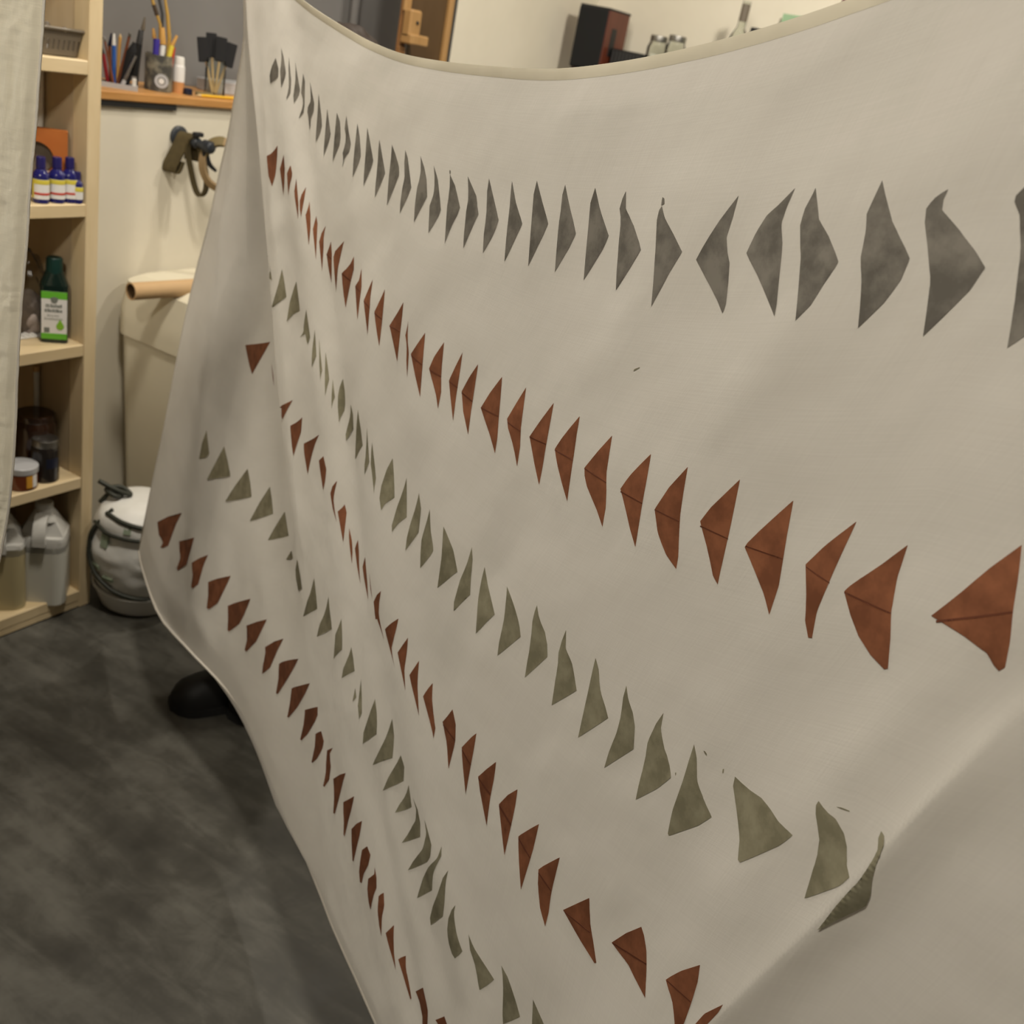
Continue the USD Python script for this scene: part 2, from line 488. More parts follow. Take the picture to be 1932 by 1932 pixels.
# ------------------------------------------------------------------ shelf unit
un = thing('shelf_unit', 'tall pale pine shelf unit standing against the left wall', 'shelving unit')
W_UNIT, TH, HT = 0.92, 0.030, 2.05
y_in = atx(168, 120, XF)[1]
PT = YF - y_in if 0.02 < YF - y_in < 0.06 else 0.034
obj('side_panel', box(XW + 0.004, XF - 0.052, YF - PT + .002, YF, 0, HT, 0.002), 'pale_board', un)
obj('post', box(XF - 0.052, XF, YF - PT, YF, 0, HT, 0.002), 'pine', un)
obj('side_panel', box(XW + 0.004, XF - 0.052, YF - W_UNIT, YF - W_UNIT + PT - .002, 0, HT, 0.002), 'pale_board', un)
obj('post', box(XF - 0.052, XF, YF - W_UNIT, YF - W_UNIT + PT, 0, HT, 0.002), 'pine', un)
obj('back_panel', box(XW + 0.004, XW + 0.010, YF - W_UNIT + PT, YF - PT, 0.01, HT), 'back_ply', un)
SH = {}
for nm, zt in (('base', 0.052), ('d', zat(895, C0)), ('c', zat(647, C0)), ('b', zat(385, C0)), ('a', zat(118, C0)), ('t', zat(118, C0) + 0.32), ('top', HT)):
    zt = float(zt)
    SH[nm] = zt
    obj('shelf', box(XW + 0.010, XF - 0.001, YF - W_UNIT + PT, YF - PT, zt - TH, zt, 0.002), 'pine_shelf', un)
obj('kick_strip', box(XF - 0.010, XF - 0.002, YF - W_UNIT + PT, YF - PT, 0.004, 0.022), 'pine_shelf', un)
CEN = lambda px, py, z: atz(px, py, z)


def base_at(px, x, z):
    """Plan point on the plane X = x under picture column px near height z."""
    lo, hi = 0.0, 4.5
    for _ in range(50):
        mid = (lo + hi) / 2
        if project(np.array([x, mid, z]))[0] < px:
            lo = mid
        else:
            hi = mid
    return np.array([x, (lo + hi) / 2, z])


def fit_at(px, back, z, half):
    """Place under picture column px on a shelf: as far back as asked, but clear of the side panel."""
    lim = YF - PT - half - 0.002
    while back > half * .75 + 0.004:
        p = base_at(px, XF - back, z)
        if p[1] <= lim:
            return p
        back -= 0.002
    p[1] = min(p[1], lim)
    return p


def wpx(px0, px1, x, z):
    """Width in metres across the view of a span of picture columns at (x, z)."""
    p = base_at((px0 + px1) / 2, x, z)
    return (px1 - px0) * mpp(p)


def hpx(py0, py1, p):
    """Height above p[2] of the picture row py0 on the upright through p."""
    return zat(py0, p) - zat(py1, p)
PRINTS = '''
gA 312,190 332,265 330,330 305,355 272,378 268,320 285,250
gA 352,115 370,190 385,300 378,340 352,410 347,330 345,290 355,200
gA 408,180 415,270 425,370 418,450 392,497 390,480 405,430 408,380 405,280
gA 455,215 468,310 488,430 480,460 445,522 440,470 452,390 458,310
gA 512,305 525,365 522,440 522,540 515,590 480,635 490,600 508,555 512,500 498,445 505,370
gA 562,360 575,440 592,520 590,575 568,630 565,690 558,715 555,650 543,585 548,555 568,500 565,420
gA 625,450 638,560 650,690 635,740 605,803 605,760 615,650 620,540
gA 688,560 700,650 714,745 700,800 662,905 663,850 675,720 683,640
gA 758,590 780,650 787,770 775,830 728,945 730,890 745,750 752,660
gA 828,610 838,700 858,820 845,880 815,920 798,990 805,930 800,885 822,810 825,760 815,710 820,660
gA 908,665 925,770 932,910 915,960 873,1060 876,980 890,830 900,740
gA 980,700 1000,800 1023,940 1005,1000 952,1125 955,1040 965,940 975,800
gA 1068,785 1085,880 1108,1030 1090,1080 1035,1207 1040,1110 1055,980 1060,870
gA 1160,822 1185,890 1212,990 1210,1045 1190,1100 1123,1265 1130,1160 1145,1000 1155,900
gA 1257,860 1275,920 1285,1020 1302,1135 1280,1190 1217,1322 1222,1240 1235,1140 1252,1070 1250,960
gA 1368,905 1395,990 1413,1080 1415,1200 1395,1240 1320,1388 1325,1290 1340,1150 1365,1060 1372,980
gA 1465,975 1495,1080 1517,1300 1500,1345 1425,1468 1430,1370 1435,1270 1465,1180 1472,1080
gA 1583,1040 1620,1120 1658,1280 1640,1330 1605,1390 1545,1540 1552,1420 1562,1270 1580,1160
gA 1580,1008 1587,1012 1586,1036 1580,1034
gA 1713,1050 1745,1130 1775,1200 1788,1330 1760,1390 1680,1580 1685,1470 1700,1330 1718,1200
gB 44,143 60,215 79,290 55,350 22,408 25,340 35,270 37,190
gB 125,152 140,235 161,303 140,350 98,438 105,350 115,270 120,200
gB 213,152 230,220 253,303 230,355 182,453 190,350 197,260 202,200
gB 313,165 330,250 351,338 325,390 276,475 283,390 290,310 300,240 303,200
gB 419,176 435,250 466,345 445,395 378,503 385,420 395,320 402,230
gB 528,188 527,250 555,310 581,395 545,455 492,538 495,470 503,370 510,290 505,250 515,215
gB 655,240 665,285 690,330 726,402 690,460 617,595 625,500 632,400 637,290 645,255
gB 657,210 663,216 664,232 652,240
gB 926,203 905,280 883,350 885,400 893,440 888,520 880,590 869,620 845,560 776,430 820,350 860,290
gB 1125,178 1095,245 1077,300 1080,380 1068,500 1060,590 1052,628 1000,500 953,407 985,340 1025,275 1080,225
gB 1198,176 1205,240 1210,290 1245,350 1279,437 1230,510 1180,590 1126,645 1135,560 1145,430 1143,310 1160,250 1185,205
gB 1433,150 1448,220 1470,300 1530,425 1500,500 1440,580 1347,672 1355,590 1360,510 1357,420 1375,330 1378,270 1410,200
gB 1666,182 1650,215 1645,255 1700,320 1755,390 1796,457 1740,540 1650,630 1577,700 1590,610 1603,510 1595,400 1583,300 1588,250 1620,210
gB 1960,150 1905,205 1900,225 1918,270 1922,400 1905,550 1885,680 1874,742 1950,690 2060,560 2130,470 2050,350 1990,250
rA 325,830 322,930 308,1050 285,1125 260,1050 247,905 290,880
rA 370,895 378,1000 375,1100 368,1190 355,1090 343,1000 358,950
rA 420,975 432,1030 425,1080 410,1130 404,1190 400,1110 393,1030 408,1000
rA 462,1070 470,1160 478,1260 475,1365 460,1260 447,1160 455,1120
rA 533,1132 520,1210 505,1290 497,1350 487,1290 487,1230 500,1185
rA 558,1240 565,1330 565,1430 553,1555 542,1440 530,1335 548,1290
rA 608,1345 617,1400 610,1500 605,1660 592,1530 583,1440 595,1390
rA 678,1412 662,1480 660,1580 650,1745 638,1620 628,1530 645,1470
rA 715,1530 722,1620 718,1830 700,1740 683,1620 700,1580 /684,1622 /720,1660
rA 810,1528 785,1620 765,1720 752,1890 740,1760 733,1640 745,1600
rC 883,90 880,190 860,260 850,310 822,462 805,350 793,215 850,160 /796,218 /860,272
rC 938,178 938,310 925,400 908,555 900,430 893,310 920,265 /896,315 /928,350
rC 1020,260 1000,400 995,480 982,660 968,540 955,415 985,340 /957,422 /996,466
rC 1108,332 1100,430 1087,570 1067,748 1050,650 1030,495 1070,420 /1032,505 /1088,552
rC 1243,428 1232,540 1217,660 1198,860 1175,740 1143,597 1185,530 /1145,600 /1218,637
rC 1278,560 1273,690 1282,800 1270,970 1265,850 1268,740 1257,665 1270,620
rC 1402,648 1392,760 1380,890 1365,1118 1330,960 1299,805 1345,730 /1301,815 /1380,885
rC 1540,718 1525,850 1517,970 1518,1080 1495,1198 1478,1080 1430,910 1470,820 /1434,918 /1518,968
rC 1675,790 1655,930 1635,1050 1605,1290 1590,1150 1577,1000 1620,900 /1579,1005 /1638,1050
rC 1788,878 1770,1000 1745,1150 1715,1390 1680,1220 1668,1075 1720,980 /1669,1085 /1746,1150
rD 186,427 172,590 160,720 150,880 133,985 100,860 32,655 95,550 /34,655 /161,718
rD 360,508 340,660 318,830 317,930 295,1082 270,940 225,780 225,735 290,620 /226,760 /319,825
rD 562,620 535,770 505,920 485,1060 455,1218 420,1050 388,865 450,770 /390,870 /507,922
rD 752,716 725,870 700,1040 680,1180 660,1333 620,1200 585,1060 570,955 640,850 /570,960 /701,1036
rD 988,857 965,1000 945,1140 945,1290 940,1380 917,1520 870,1380 810,1240 788,1150 785,1090 870,990 /785,1095 /945,1200
rD 1272,990 1245,1150 1210,1330 1185,1490 1157,1670 1120,1540 1075,1340 1048,1245 1130,1135 /1050,1265 /1207,1352
rD 1540,1085 1510,1250 1483,1430 1475,1600 1470,1740 1455,1830 1380,1720 1325,1580 1298,1395 1400,1240 /1299,1397 /1482,1485
rE 297,318 270,450 225,660 195,790 168,925 140,870 110,720 66,560 130,480 /68,588 /228,662
rE 605,440 575,590 545,780 520,930 465,1100 435,980 380,840 325,710 340,685 480,550 /330,705 /546,780
rE 970,560 900,710 810,910 740,1080 712,1232 690,1230 672,1130 680,1000 675,810 800,690 /678,824 /812,915
rE 1265,697 1205,880 1170,1070 1165,1230 1150,1410 1130,1415 1050,1330 980,1220 935,1100 897,965 920,940 1100,820 /899,970 /1168,1092
rE 1922,697 1905,860 1870,1080 1855,1250 1825,1400 1790,1425 1760,1390 1720,1320 1580,1215 1400,1105 1550,990 1740,830 /1430,1138 /1867,1085
oC 253,80 285,270 250,325 247,200
oC 358,182 375,280 388,385 360,410 280,470 310,370 340,270
oC 462,275 475,380 487,488 445,510 392,567 415,430 440,340
oC 535,480 550,590 562,680 545,730 535,700 528,655 490,682 515,645 520,560
oC 597,625 603,730 608,820 590,860 575,900 575,830 585,730
oC 628,690 640,830 650,920 640,960 637,1005 633,930 630,850
oC 675,790 690,880 702,990 685,1045 672,1108 670,1000 672,900
oC 728,985 735,1060 745,1120 725,1160 718,1205 718,1120
oC 803,985 815,1070 820,1170 812,1220 790,1250 773,1302 765,1200 765,1110 780,1040
oC 858,1170 875,1240 880,1350 850,1390 825,1435 822,1390 845,1300 858,1240
oC 912,1210 930,1340 945,1465 920,1510 892,1572 895,1460 900,1340
oC 977,1340 985,1460 995,1590 960,1680 960,1610 972,1520
oC 1015,1445 1030,1580 1043,1710 1032,1760 1028,1820 1020,1700 1005,1610 1008,1520
oF 160,-135 170,0 173,150 100,200 77,240 65,150 80,60 120,-60
oF 262,5 262,150 262,290 200,340 155,400 155,350 190,230 240,90
oF 352,118 367,230 350,405 300,470 253,535 265,440 300,310 335,200
oF 431,235 435,370 457,543 420,590 362,662 362,560 370,460 405,340
oF 531,360 570,450 605,540 632,690 560,745 486,810 500,710 517,600 525,450
oF 738,510 743,600 730,720 725,858 670,910 605,978 608,910 650,760 700,640
oF 831,655 860,820 904,1000 850,1050 767,1140 775,1010 785,880 810,740
oF 994,798 1040,920 1075,1040 1095,1165 1030,1215 925,1300 935,1210 970,1060 988,900
oF 1213,932 1228,1030 1270,1130 1288,1220 1287,1310 1220,1370 1123,1463 1140,1360 1170,1180 1180,1050 1195,985
oF 1425,1115 1422,1250 1470,1360 1490,1470 1502,1555 1430,1600 1320,1663 1345,1500 1365,1380 1370,1280 1395,1190
oF 1640,1320 1663,1400 1670,1530 1700,1640 1732,1755 1640,1815 1513,1897 1545,1750 1590,1550 1620,1400
oG 864,-20 875,60 900,130 913,220 905,345 850,380 737,452 760,370 805,260 833,150 845,50
oG 1078,138 1062,230 1080,330 1115,440 1120,510 1040,575 918,637 940,530 970,420 985,310 1035,200
oG 1255,318 1270,400 1272,530 1310,640 1356,738 1280,785 1180,820 1110,845 1102,835 1130,700 1180,560 1225,410
oG 1490,503 1560,570 1645,630 1700,700 1750,775 1825,843 1750,900 1640,950 1520,1000 1507,985 1518,860 1500,700 1480,560
oH 750,643 790,700 850,750 895,830 915,910 912,1010 928,1085 870,1135 780,1170 668,1208 700,1100 740,970 755,870 733,720 735,670
oH 1120,818 1138,850 1135,900 1070,1040 1050,1130 1048,1180 1020,1240 900,1300 745,1382 860,1240 990,1100 1060,1000 1100,930 1103,860
rC 92,740 180,730 272,715 215,810 140,950 120,880
rC 280,870 295,960 300,1050 308,1090 290,980
rC 435,1140 395,1210 355,1290 335,1420 322,1320 315,1220 360,1175
rC 505,1265 498,1370 465,1460 440,1548 425,1430 418,1325 470,1300
rC 628,1390 590,1480 565,1580 545,1680 525,1560 517,1455 570,1430
rC 660,1550 680,1650 672,1730 658,1795 640,1680 627,1580
rI 1532,570 1515,640 1505,700 1515,790 1530,870 1500,770 1483,660 1497,610
rI 1588,740 1602,800 1590,890 1577,1020 1560,920 1538,795 1570,765
rI 1620,910 1640,1000 1645,1090 1640,1170 1628,1080 1618,970
rI 1685,1000 1692,1100 1692,1200 1703,1320 1680,1200 1662,1060 1672,1030
rI 1737,1125 1745,1230 1755,1340 1760,1440 1735,1310 1718,1195
rI 1768,1240 1785,1400 1790,1440 1775,1360
rF 75,830 60,930 58,1000 75,1090 98,1190 70,1100 45,1030 35,1040 22,910 45,860
rF 203,1030 175,1150 152,1240 160,1320 178,1395 150,1290 105,1110 150,1065
rF 272,1170 262,1290 245,1400 253,1560 235,1460 210,1350 198,1280 235,1220
rF 354,1335 345,1420 340,1500 352,1740 330,1650 283,1445 325,1380
rF 453,1500 447,1600 452,1700 472,1830 458,1908 445,1830 382,1600 420,1540
rJ 1370,687 1392,800 1390,920 1340,1120 1328,930 1297,780 1330,745 /1302,800 /1390,918
rJ 1545,860 1525,980 1500,1100 1465,1305 1447,1120 1437,965 1490,910 /1440,985 /1502,1095
rJ 1688,1070 1670,1200 1645,1320 1618,1535 1580,1340 1557,1180 1620,1125 /1560,1190 /1646,1315
rJ 1845,1270 1825,1400 1795,1540 1748,1750 1725,1550 1708,1380 1770,1320 /1712,1395 /1797,1535
rG 112,418 95,510 80,600 58,783 40,690 22,600 10,507 55,465 /12,515 /80,605
rG 235,577 215,680 195,775 160,953 148,800 128,662 180,610 /130,670 /196,778
rG 360,777 335,880 310,975 255,1157 245,1000 240,850 300,810 /242,860 /310,975
rG 480,970 455,1070 430,1170 415,1290 395,1368 365,1260 355,1130 357,1040 420,1000 /358,1060 /430,1165
rG 650,1205 652,1320 670,1440 690,1575 680,1580 600,1450 500,1275 570,1240 /510,1285 /656,1405
rG 950,1372 965,1420 980,1510 980,1620 972,1780 930,1700 870,1580 780,1462 860,1410 /785,1465 /980,1588
rG 1288,1592 1275,1690 1240,1800 1195,1932 1150,2010 1143,1932 1130,1800 1090,1675 1180,1625 /1098,1680 /1236,1805
rG 1422,1820 1390,1870 1330,1932 1290,1975 1262,1932 1320,1870
oI 580,200 600,370 575,400 525,408 550,290
oI 708,318 735,430 755,535 680,545 582,560 640,450
oI 880,480 900,580 910,685 820,705 717,718 800,590
oI 1042,610 1055,700 1068,810 990,835 895,862 960,740
oI 1150,795 1180,970 1110,985 1025,1003 1090,890
oI 1200,1075 1208,1135 1160,1142 1180,1110
oI 1247,1140 1265,1250 1280,1350 1255,1370 1240,1280 1235,1220
oI 1365,1275 1378,1390 1387,1500 1340,1525 1285,1558 1315,1450 1345,1360
oI 1470,1415 1480,1530 1495,1650 1440,1675 1385,1705 1405,1620 1445,1530
oI 1563,1575 1570,1690 1568,1800 1530,1830 1507,1868 1515,1770 1520,1690 1545,1630
oJ 632,235 645,320 657,410 610,430 562,460 570,400 605,320
oJ 702,470 708,590 708,715 688,758 680,660 690,570
oJ 660,535 668,600 640,635 650,580
oJ 805,610 818,720 815,870 760,905 715,940 720,860 755,750
oJ 930,755 942,880 932,1045 860,1065 785,1097 830,1000 890,880
oJ 993,1020 1018,1110 1012,1210 930,1250 862,1280 900,1190 960,1090
oJ 1050,1240 1060,1320 1073,1400 1010,1425 948,1443 985,1380 1030,1310
oJ 1080,1330 1115,1420 1135,1530 1133,1615 1070,1640 998,1663 1050,1590 1100,1500 1105,1420
oK 973,66 1005,180 1035,300 1025,400 1000,455 920,490 822,530 870,450 960,330 990,200
oK 1130,310 1125,400 1060,530 1045,600 1042,710 980,745 905,785 930,700 960,600 1010,500 1090,420
oK 1190,530 1165,640 1160,780 1140,950 1085,985 1030,1030 1025,960 1050,860 1100,730 1140,600
oK 1255,845 1240,920 1255,1050 1285,1180 1318,1265 1290,1300 1250,1333 1225,1290 1195,1200 1180,1080 1190,970 1220,890
oK 1375,1115 1420,1230 1500,1360 1608,1525 1540,1580 1475,1620 1460,1540 1440,1410 1390,1260
oK 1675,1400 1730,1500 1780,1640 1845,1865 1760,1905 1690,1932 1685,1850 1692,1650 1690,1530
oG 325,1790 360,1870 390,1940 420,2010 370,2040 318,2030 320,1900
rI 398,803 350,900 300,1040 262,1057 245,1052 265,1020 235,960 222,870 300,830
rI 488,985 460,1090 435,1175 372,1223 362,1205 390,1130 380,1010 430,1000
rI 590,1110 555,1190 520,1320 480,1352 467,1340 480,1250 472,1165 530,1130
rI 757,1260 715,1350 660,1460 600,1505 580,1500 595,1390 590,1305 670,1280
rI 900,1428 860,1530 820,1610 745,1665 733,1655 738,1550 735,1480 820,1450
rI 1020,1577 980,1660 940,1740 870,1815 858,1800 878,1710 872,1625 950,1595
rJ 135,175 90,260 40,380 0,420 -20,430 -15,370 5,290 3,235 70,195
rJ 245,320 205,400 150,490 95,578 82,572 100,470 105,355 170,330
rJ 330,497 290,580 240,670 175,748 165,742 185,650 195,535 260,515
rJ 385,672 385,730 360,790 310,870 265,918 258,908 285,800 293,692 340,680
rJ 412,845 432,920 420,980 380,1050 345,1080 342,1068 365,970 370,870
rJ 495,970 475,1010 480,1110 470,1200 435,1255 425,1248 445,1160 450,1050 455,985
rJ 590,1152 565,1230 540,1340 512,1447 500,1445 507,1320 500,1195 550,1165
rJ 652,1322 630,1430 600,1530 582,1615 575,1600 578,1480 573,1365 615,1345
rJ 710,1500 690,1610 665,1710 647,1800 640,1790 635,1680 632,1560 670,1520
rK 452,310 480,390 460,480 420,560 400,650 385,640 378,540 390,430 405,345
rK 520,500 535,600 535,690 500,790 482,890 465,820 450,700 460,605 515,570
rK 602,735 605,850 585,950 580,1130 560,1030 545,900 555,770 580,745
rK 695,1030 690,1130 692,1250 712,1440 690,1360 650,1220 618,1100 665,1060
rK 803,1307 803,1430 830,1550 855,1700 845,1710 810,1590 770,1450 732,1340
rK 960,1600 980,1700 1005,1810 1000,1932 990,2000 955,1990 955,1850 930,1730 893,1635
rK 1155,1862 1180,1932 1210,2050 1130,2050 1100,1932 1072,1895
sD 1143,384 1150,372 1168,366 1190,357 1190,363 1170,372 1158,380 1148,387
sD 727,648 730,626 734,625 733,640 730,650
sG 1310,357 1316,358 1328,374 1327,384 1318,372
sG 1144,482 1151,478 1152,490 1146,500
sG 1420,462 1427,460 1424,480 1418,484
sH 850,678 880,682 930,702 928,706 880,690
'''

# ------------------------------------------------------------------ the printed cloth
HEM_Z = 0.26
HN = np.array([0.8146, 0.583])                  # plan normal of the hanging sheet in (right, forward)
HEM_OFF = 0.609 * (EYE_H - HEM_Z) / 1.35


def rf_plane(px, py, off, n=HN):
    """Ray through a pixel to the upright plane n . (right, forward) = off."""
    N = n[0] * Rv + n[1] * Fv
    return at_plane(px, py, N, off)


def curve_px(pts, n):
    """Smooth pixel polyline resampled evenly."""
    c = spline(pts, 400)
    s = np.r_[0, np.cumsum(np.linalg.norm(np.diff(c, axis=0), axis=1))]
    u = np.linspace(0, s[-1], n)
    return np.stack([np.interp(u, s, c[:, 0]), np.interp(u, s, c[:, 1])], -1)


NB, NA, NF, NT = 300, 500, 60, 16               # rows; columns of front, flap, turn
bs = np.linspace(0, 1, NB)
sil_px = spline([(458, -110), (462, 0), (466, 80), (474, 170), (481, 240), (490, 340), (499, 450), (508, 560), (516, 680), (526, 780), (538, 880), (550, 980), (561, 1080), (572, 1180), (582, 1290), (591, 1400), (598, 1500), (603, 1600), (606, 1690)], 800)
sil = np.stack([np.interp(-110 + 1800 * bs, sil_px[:, 1], sil_px[:, 0]), -110 + 1800 * bs], -1)
side_px = spline([(458, -110), (462, 40), (459, 90), (447, 160), (432, 250), (414, 330), (397, 410), (371, 510), (350, 600), (330, 700), (311, 800), (292, 890), (276, 970), (262, 1040)], 800)
side = np.stack([np.interp(-110 + 1150 * bs, side_px[:, 1], side_px[:, 0]), -110 + 1150 * bs], -1)
front_off = lambda b: 0.655 + (HEM_OFF - 0.655) * b
flap_off = lambda b: front_off(b) + 0.075 * np.sin(np.pi * np.clip(b / 0.95, 0, 1) ** 0.9) * (1 - b * 0.4)
Lb = np.array([rf_plane(x, y, front_off(b)) for (x, y), b in zip(sil, bs)])
Lb[-1] = atz(*sil[-1], HEM_Z)

# top edge along the plan line from the held corner to the near right
TL = Lb[0]
TR_plan = 0.64 * Rv + 0.26 * Fv
_d = (TR_plan - TL)[:2]
_nn = np.array([_d[1], -_d[0], 0.0])
top_px = curve_px([(458, -110), (505, -64), (540, -28), (570, -1), (600, 21), (650, 52), (700, 79), (760, 102), (840, 117), (930, 126), (1020, 131), (1100, 127), (1200, 113), (1300, 92), (1400, 66), (1500, 36), (1590, 5), (1700, -36), (1850, -100), (1990, -165)], 400)
_top = np.array([at_plane(x, y, _nn, _nn @ np.r_[TL[:2], 0]) for x, y in top_px])
# beyond the frame the edge goes on rising to its next fixing
_end = np.r_[TR_plan[:2], _top[-1][2] + 0.16]
_top = np.vstack([_top, [_top[-1] + (_end - _top[-1]) * t for t in np.linspace(0.01, 1, 80)]])
_s = np.r_[0, np.cumsum(np.linalg.norm(np.diff(_top[:, :2], axis=0), axis=1))]
asn = np.linspace(0, 1, NA)
Ta = np.stack([np.interp(asn * _s[-1], _s, _top[:, k]) for k in range(3)], -1)
_hem_px = spline([(606, 1690), (640, 1775), (676, 1855), (712, 1936)], 60)
_hem = [atz(x, y, HEM_Z) for x, y in _hem_px]
_e = Ta[-1].copy()
_e[2] = HEM_Z
_h0, _h1 = np.array(_hem[0]), np.array(_hem[-1])
_hem = np.array(_hem + [_h1 + (_e - _h1) * t for t in np.linspace(0.02, 1, 60)])
_s = np.r_[0, np.cumsum(np.linalg.norm(np.diff(_hem, axis=0), axis=1))]
Ha = np.stack([np.interp(asn * _s[-1], _s, _hem[:, k]) for k in range(3)], -1)
Rb = Ta[-1] + (Ha[-1] - Ta[-1]) * bs[:, None]
A_, B_ = asn[None, :, None], bs[:, None, None]
front = ((1 - A_) * Lb[:, None] + A_ * Rb[:, None] + (1 - B_) * Ta[None] + B_ * Ha[None]
         - ((1 - A_) * (1 - B_) * Ta[0] + A_ * (1 - B_) * Ta[-1] + (1 - A_) * B_ * Ha[0] + A_ * B_ * Ha[-1]))

# flap behind the fold: pixel patch between side edge and the pocket, hem traced
hid = np.interp(bs, [0, 0.06, 0.15, 0.45, 0.57, 0.632, 0.70, 0.80, 1], [0, 4, 22, 46, 24, 0, -34, -62, -90])
pocket = sil + np.stack([hid, np.zeros(NB) + np.minimum(hid, 0) * 1.7 * (hid < 0)], -1)
hemL = curve_px([(262, 1040), (270, 1078), (300, 1160), (352, 1222), (420, 1292), (462, 1352), (500, 1424), (540, 1520), (566, 1590), (606, 1690)], 900)
_i = np.argmin(np.hypot(*(hemL - pocket[-1]).T))
pocket[-1] = hemL[_i]
fs = np.linspace(0, 1, NF)
hp = hemL[(fs * _i).astype(int)]
C_, Q_ = fs[None, :, None], bs[:, None, None]
tp = np.repeat(side[:1], NF, 0)
fp = ((1 - C_) * side[:, None] + C_ * pocket[:, None] + (1 - Q_) * tp[None] + Q_ * hp[None]
      - ((1 - C_) * (1 - Q_) * tp[0] + C_ * (1 - Q_) * tp[-1] + (1 - C_) * Q_ * hp[0] + C_ * Q_ * hp[-1]))
flap = np.zeros((NB, NF, 3))
for i, b in enumerate(bs):
    for j, c in enumerate(fs):
        flap[i, j] = rf_plane(fp[i, j, 0], fp[i, j, 1], flap_off(b) + (front_off(b) - flap_off(b)) * 0.15 * c)
w = np.clip((bs - 0.7) / 0.3, 0, 1)[:, None, None]
hem3 = np.array([atz(x, y, HEM_Z) for x, y in hp])
flap += (w ** 2) * ((hem3 - flap[-1])[None])
turn = np.zeros((NB, NT, 3))
hr = hemL[np.linspace(_i, len(hemL) - 1, NT + 2).astype(int)][1:-1]
hr3 = np.array([atz(x, y, HEM_Z) for x, y in hr])
for k in range(NT):
    t = (k + 1) / (NT + 1)
    turn[:, k] = flap[:, -1] * (1 - t) + Lb * t
turn += (w ** 2) * ((hr3 - turn[-1])[None])
grid = np.concatenate([flap, turn, front], 1)
NC = grid.shape[1]
EDGE0 = NF + NT                                  # first front column
# round the fold: smooth across the columns around it
for _ in range(14):
    g = grid[:, NF - 14:EDGE0 + 12].copy()
    grid[1:-6, NF - 13:EDGE0 + 11] = 0.5 * g[1:-6, 1:-1] + 0.25 * (g[1:-6, :-2] + g[1:-6, 2:])
for _ in range(6):
    grid[1:-1] = 0.5 * grid[1:-1] + 0.25 * (grid[:-2] + grid[2:])

# ---- folds and ripples, pushed along the sheet's normal (towards the lens is positive)
du = np.gradient(grid, axis=1)
dv = np.gradient(grid, axis=0)
nrm = np.cross(du, dv)
nrm /= np.linalg.norm(nrm, axis=2, keepdims=True) + 1e-12
nrm *= np.sign(np.einsum('ijk,ijk->ij', nrm, EYE - grid))[..., None]
for _ in range(10):
    nrm[:, 1:-1] = 0.5 * nrm[:, 1:-1] + 0.25 * (nrm[:, :-2] + nrm[:, 2:])
nrm /= np.linalg.norm(nrm, axis=2, keepdims=True) + 1e-12
PX = project(grid)


def step(line, amp, width, y0=-1e9, y1=1e9, fade=120.0):
    """A soft step that follows a near-upright pixel line; amp in metres, width in pixels."""
    ly, lx = np.array(line, float).T[::-1]
    d = (PX[..., 0] - np.interp(PX[..., 1], ly, lx)) / width
    f = 1 / (1 + np.exp(-np.clip((PX[..., 1] - y0) / fade, -40, 40))) / (1 + np.exp(np.clip((PX[..., 1] - y1) / fade, -40, 40)))
    return amp * np.tanh(d) * f


def pleat(line, amp, width, y0=-1e9, y1=1e9, fade=120.0):
    ly, lx = np.array(line, float).T[::-1]
    d = (PX[..., 0] - np.interp(PX[..., 1], ly, lx)) / width
    f = 1 / (1 + np.exp(-np.clip((PX[..., 1] - y0) / fade, -40, 40))) / (1 + np.exp(np.clip((PX[..., 1] - y1) / fade, -40, 40)))
    return amp * np.exp(-d * d) * f


isfront = (np.arange(NC) >= EDGE0)[None, :]
e = np.zeros(grid.shape[:2])
P1 = [(545, -100), (558, 180), (598, 440), (627, 700), (661, 1010), (676, 1310), (700, 1500), (760, 1800), (800, 2000)]
P2 = [(640, -100), (660, 250), (690, 560), (700, 850), (735, 1100), (790, 1400), (820, 1600), (900, 1900)]
P3 = [(770, -100), (780, 300), (785, 640), (830, 900), (880, 1150), (900, 1400), (960, 1700), (1050, 1950)]
e += isfront * pleat([(x - 24, y) for x, y in P1], 0.007, 24, 0)
e += isfront * pleat([(x + 6, y) for x, y in P1], -0.004, 16, 200)
e += isfront * pleat(P2, 0.0045, 34, 250)
e += isfront * pleat([(x - 50, y) for x, y in P2], -0.004, 26, 450)
e += isfront * pleat(P3, 0.004, 48, 300, 1500)
e += isfront * pleat([(496, -100), (500, 200), (512, 400), (530, 700), (560, 1000), (575, 1300), (600, 1600), (640, 1900)], 0.004, 15, 60)
e += isfront * pleat([(628, 900), (640, 1100), (655, 1350), (700, 1600), (760, 1900)], -0.004, 24, 1050)
e += isfront * pleat([(1010, 900), (980, 1000), (905, 1150), (840, 1300), (800, 1500)], -0.004, 40, 700, 1350)
# flap: long soft folds down its length
fl = ~isfront
e += fl * pleat([(462, 0), (456, 100), (440, 330), (418, 520), (398, 700), (383, 860), (368, 1000), (372, 1150), (420, 1300)], 0.012, 15, 160, 1120)
e += fl * pleat([(458, 100), (425, 330), (392, 520), (360, 700), (330, 860), (308, 1000)], -0.006, 22, 200, 1050)
e += fl * pleat([(470, 100), (462, 400), (452, 600), (438, 800), (430, 1000), (450, 1200), (490, 1400)], -0.008, 28, 300, 1150)
e += pleat([(520, 800), (510, 950), (500, 1100), (520, 1250), (560, 1400), (620, 1600)], 0.005, 16, 960, 1500) * fl
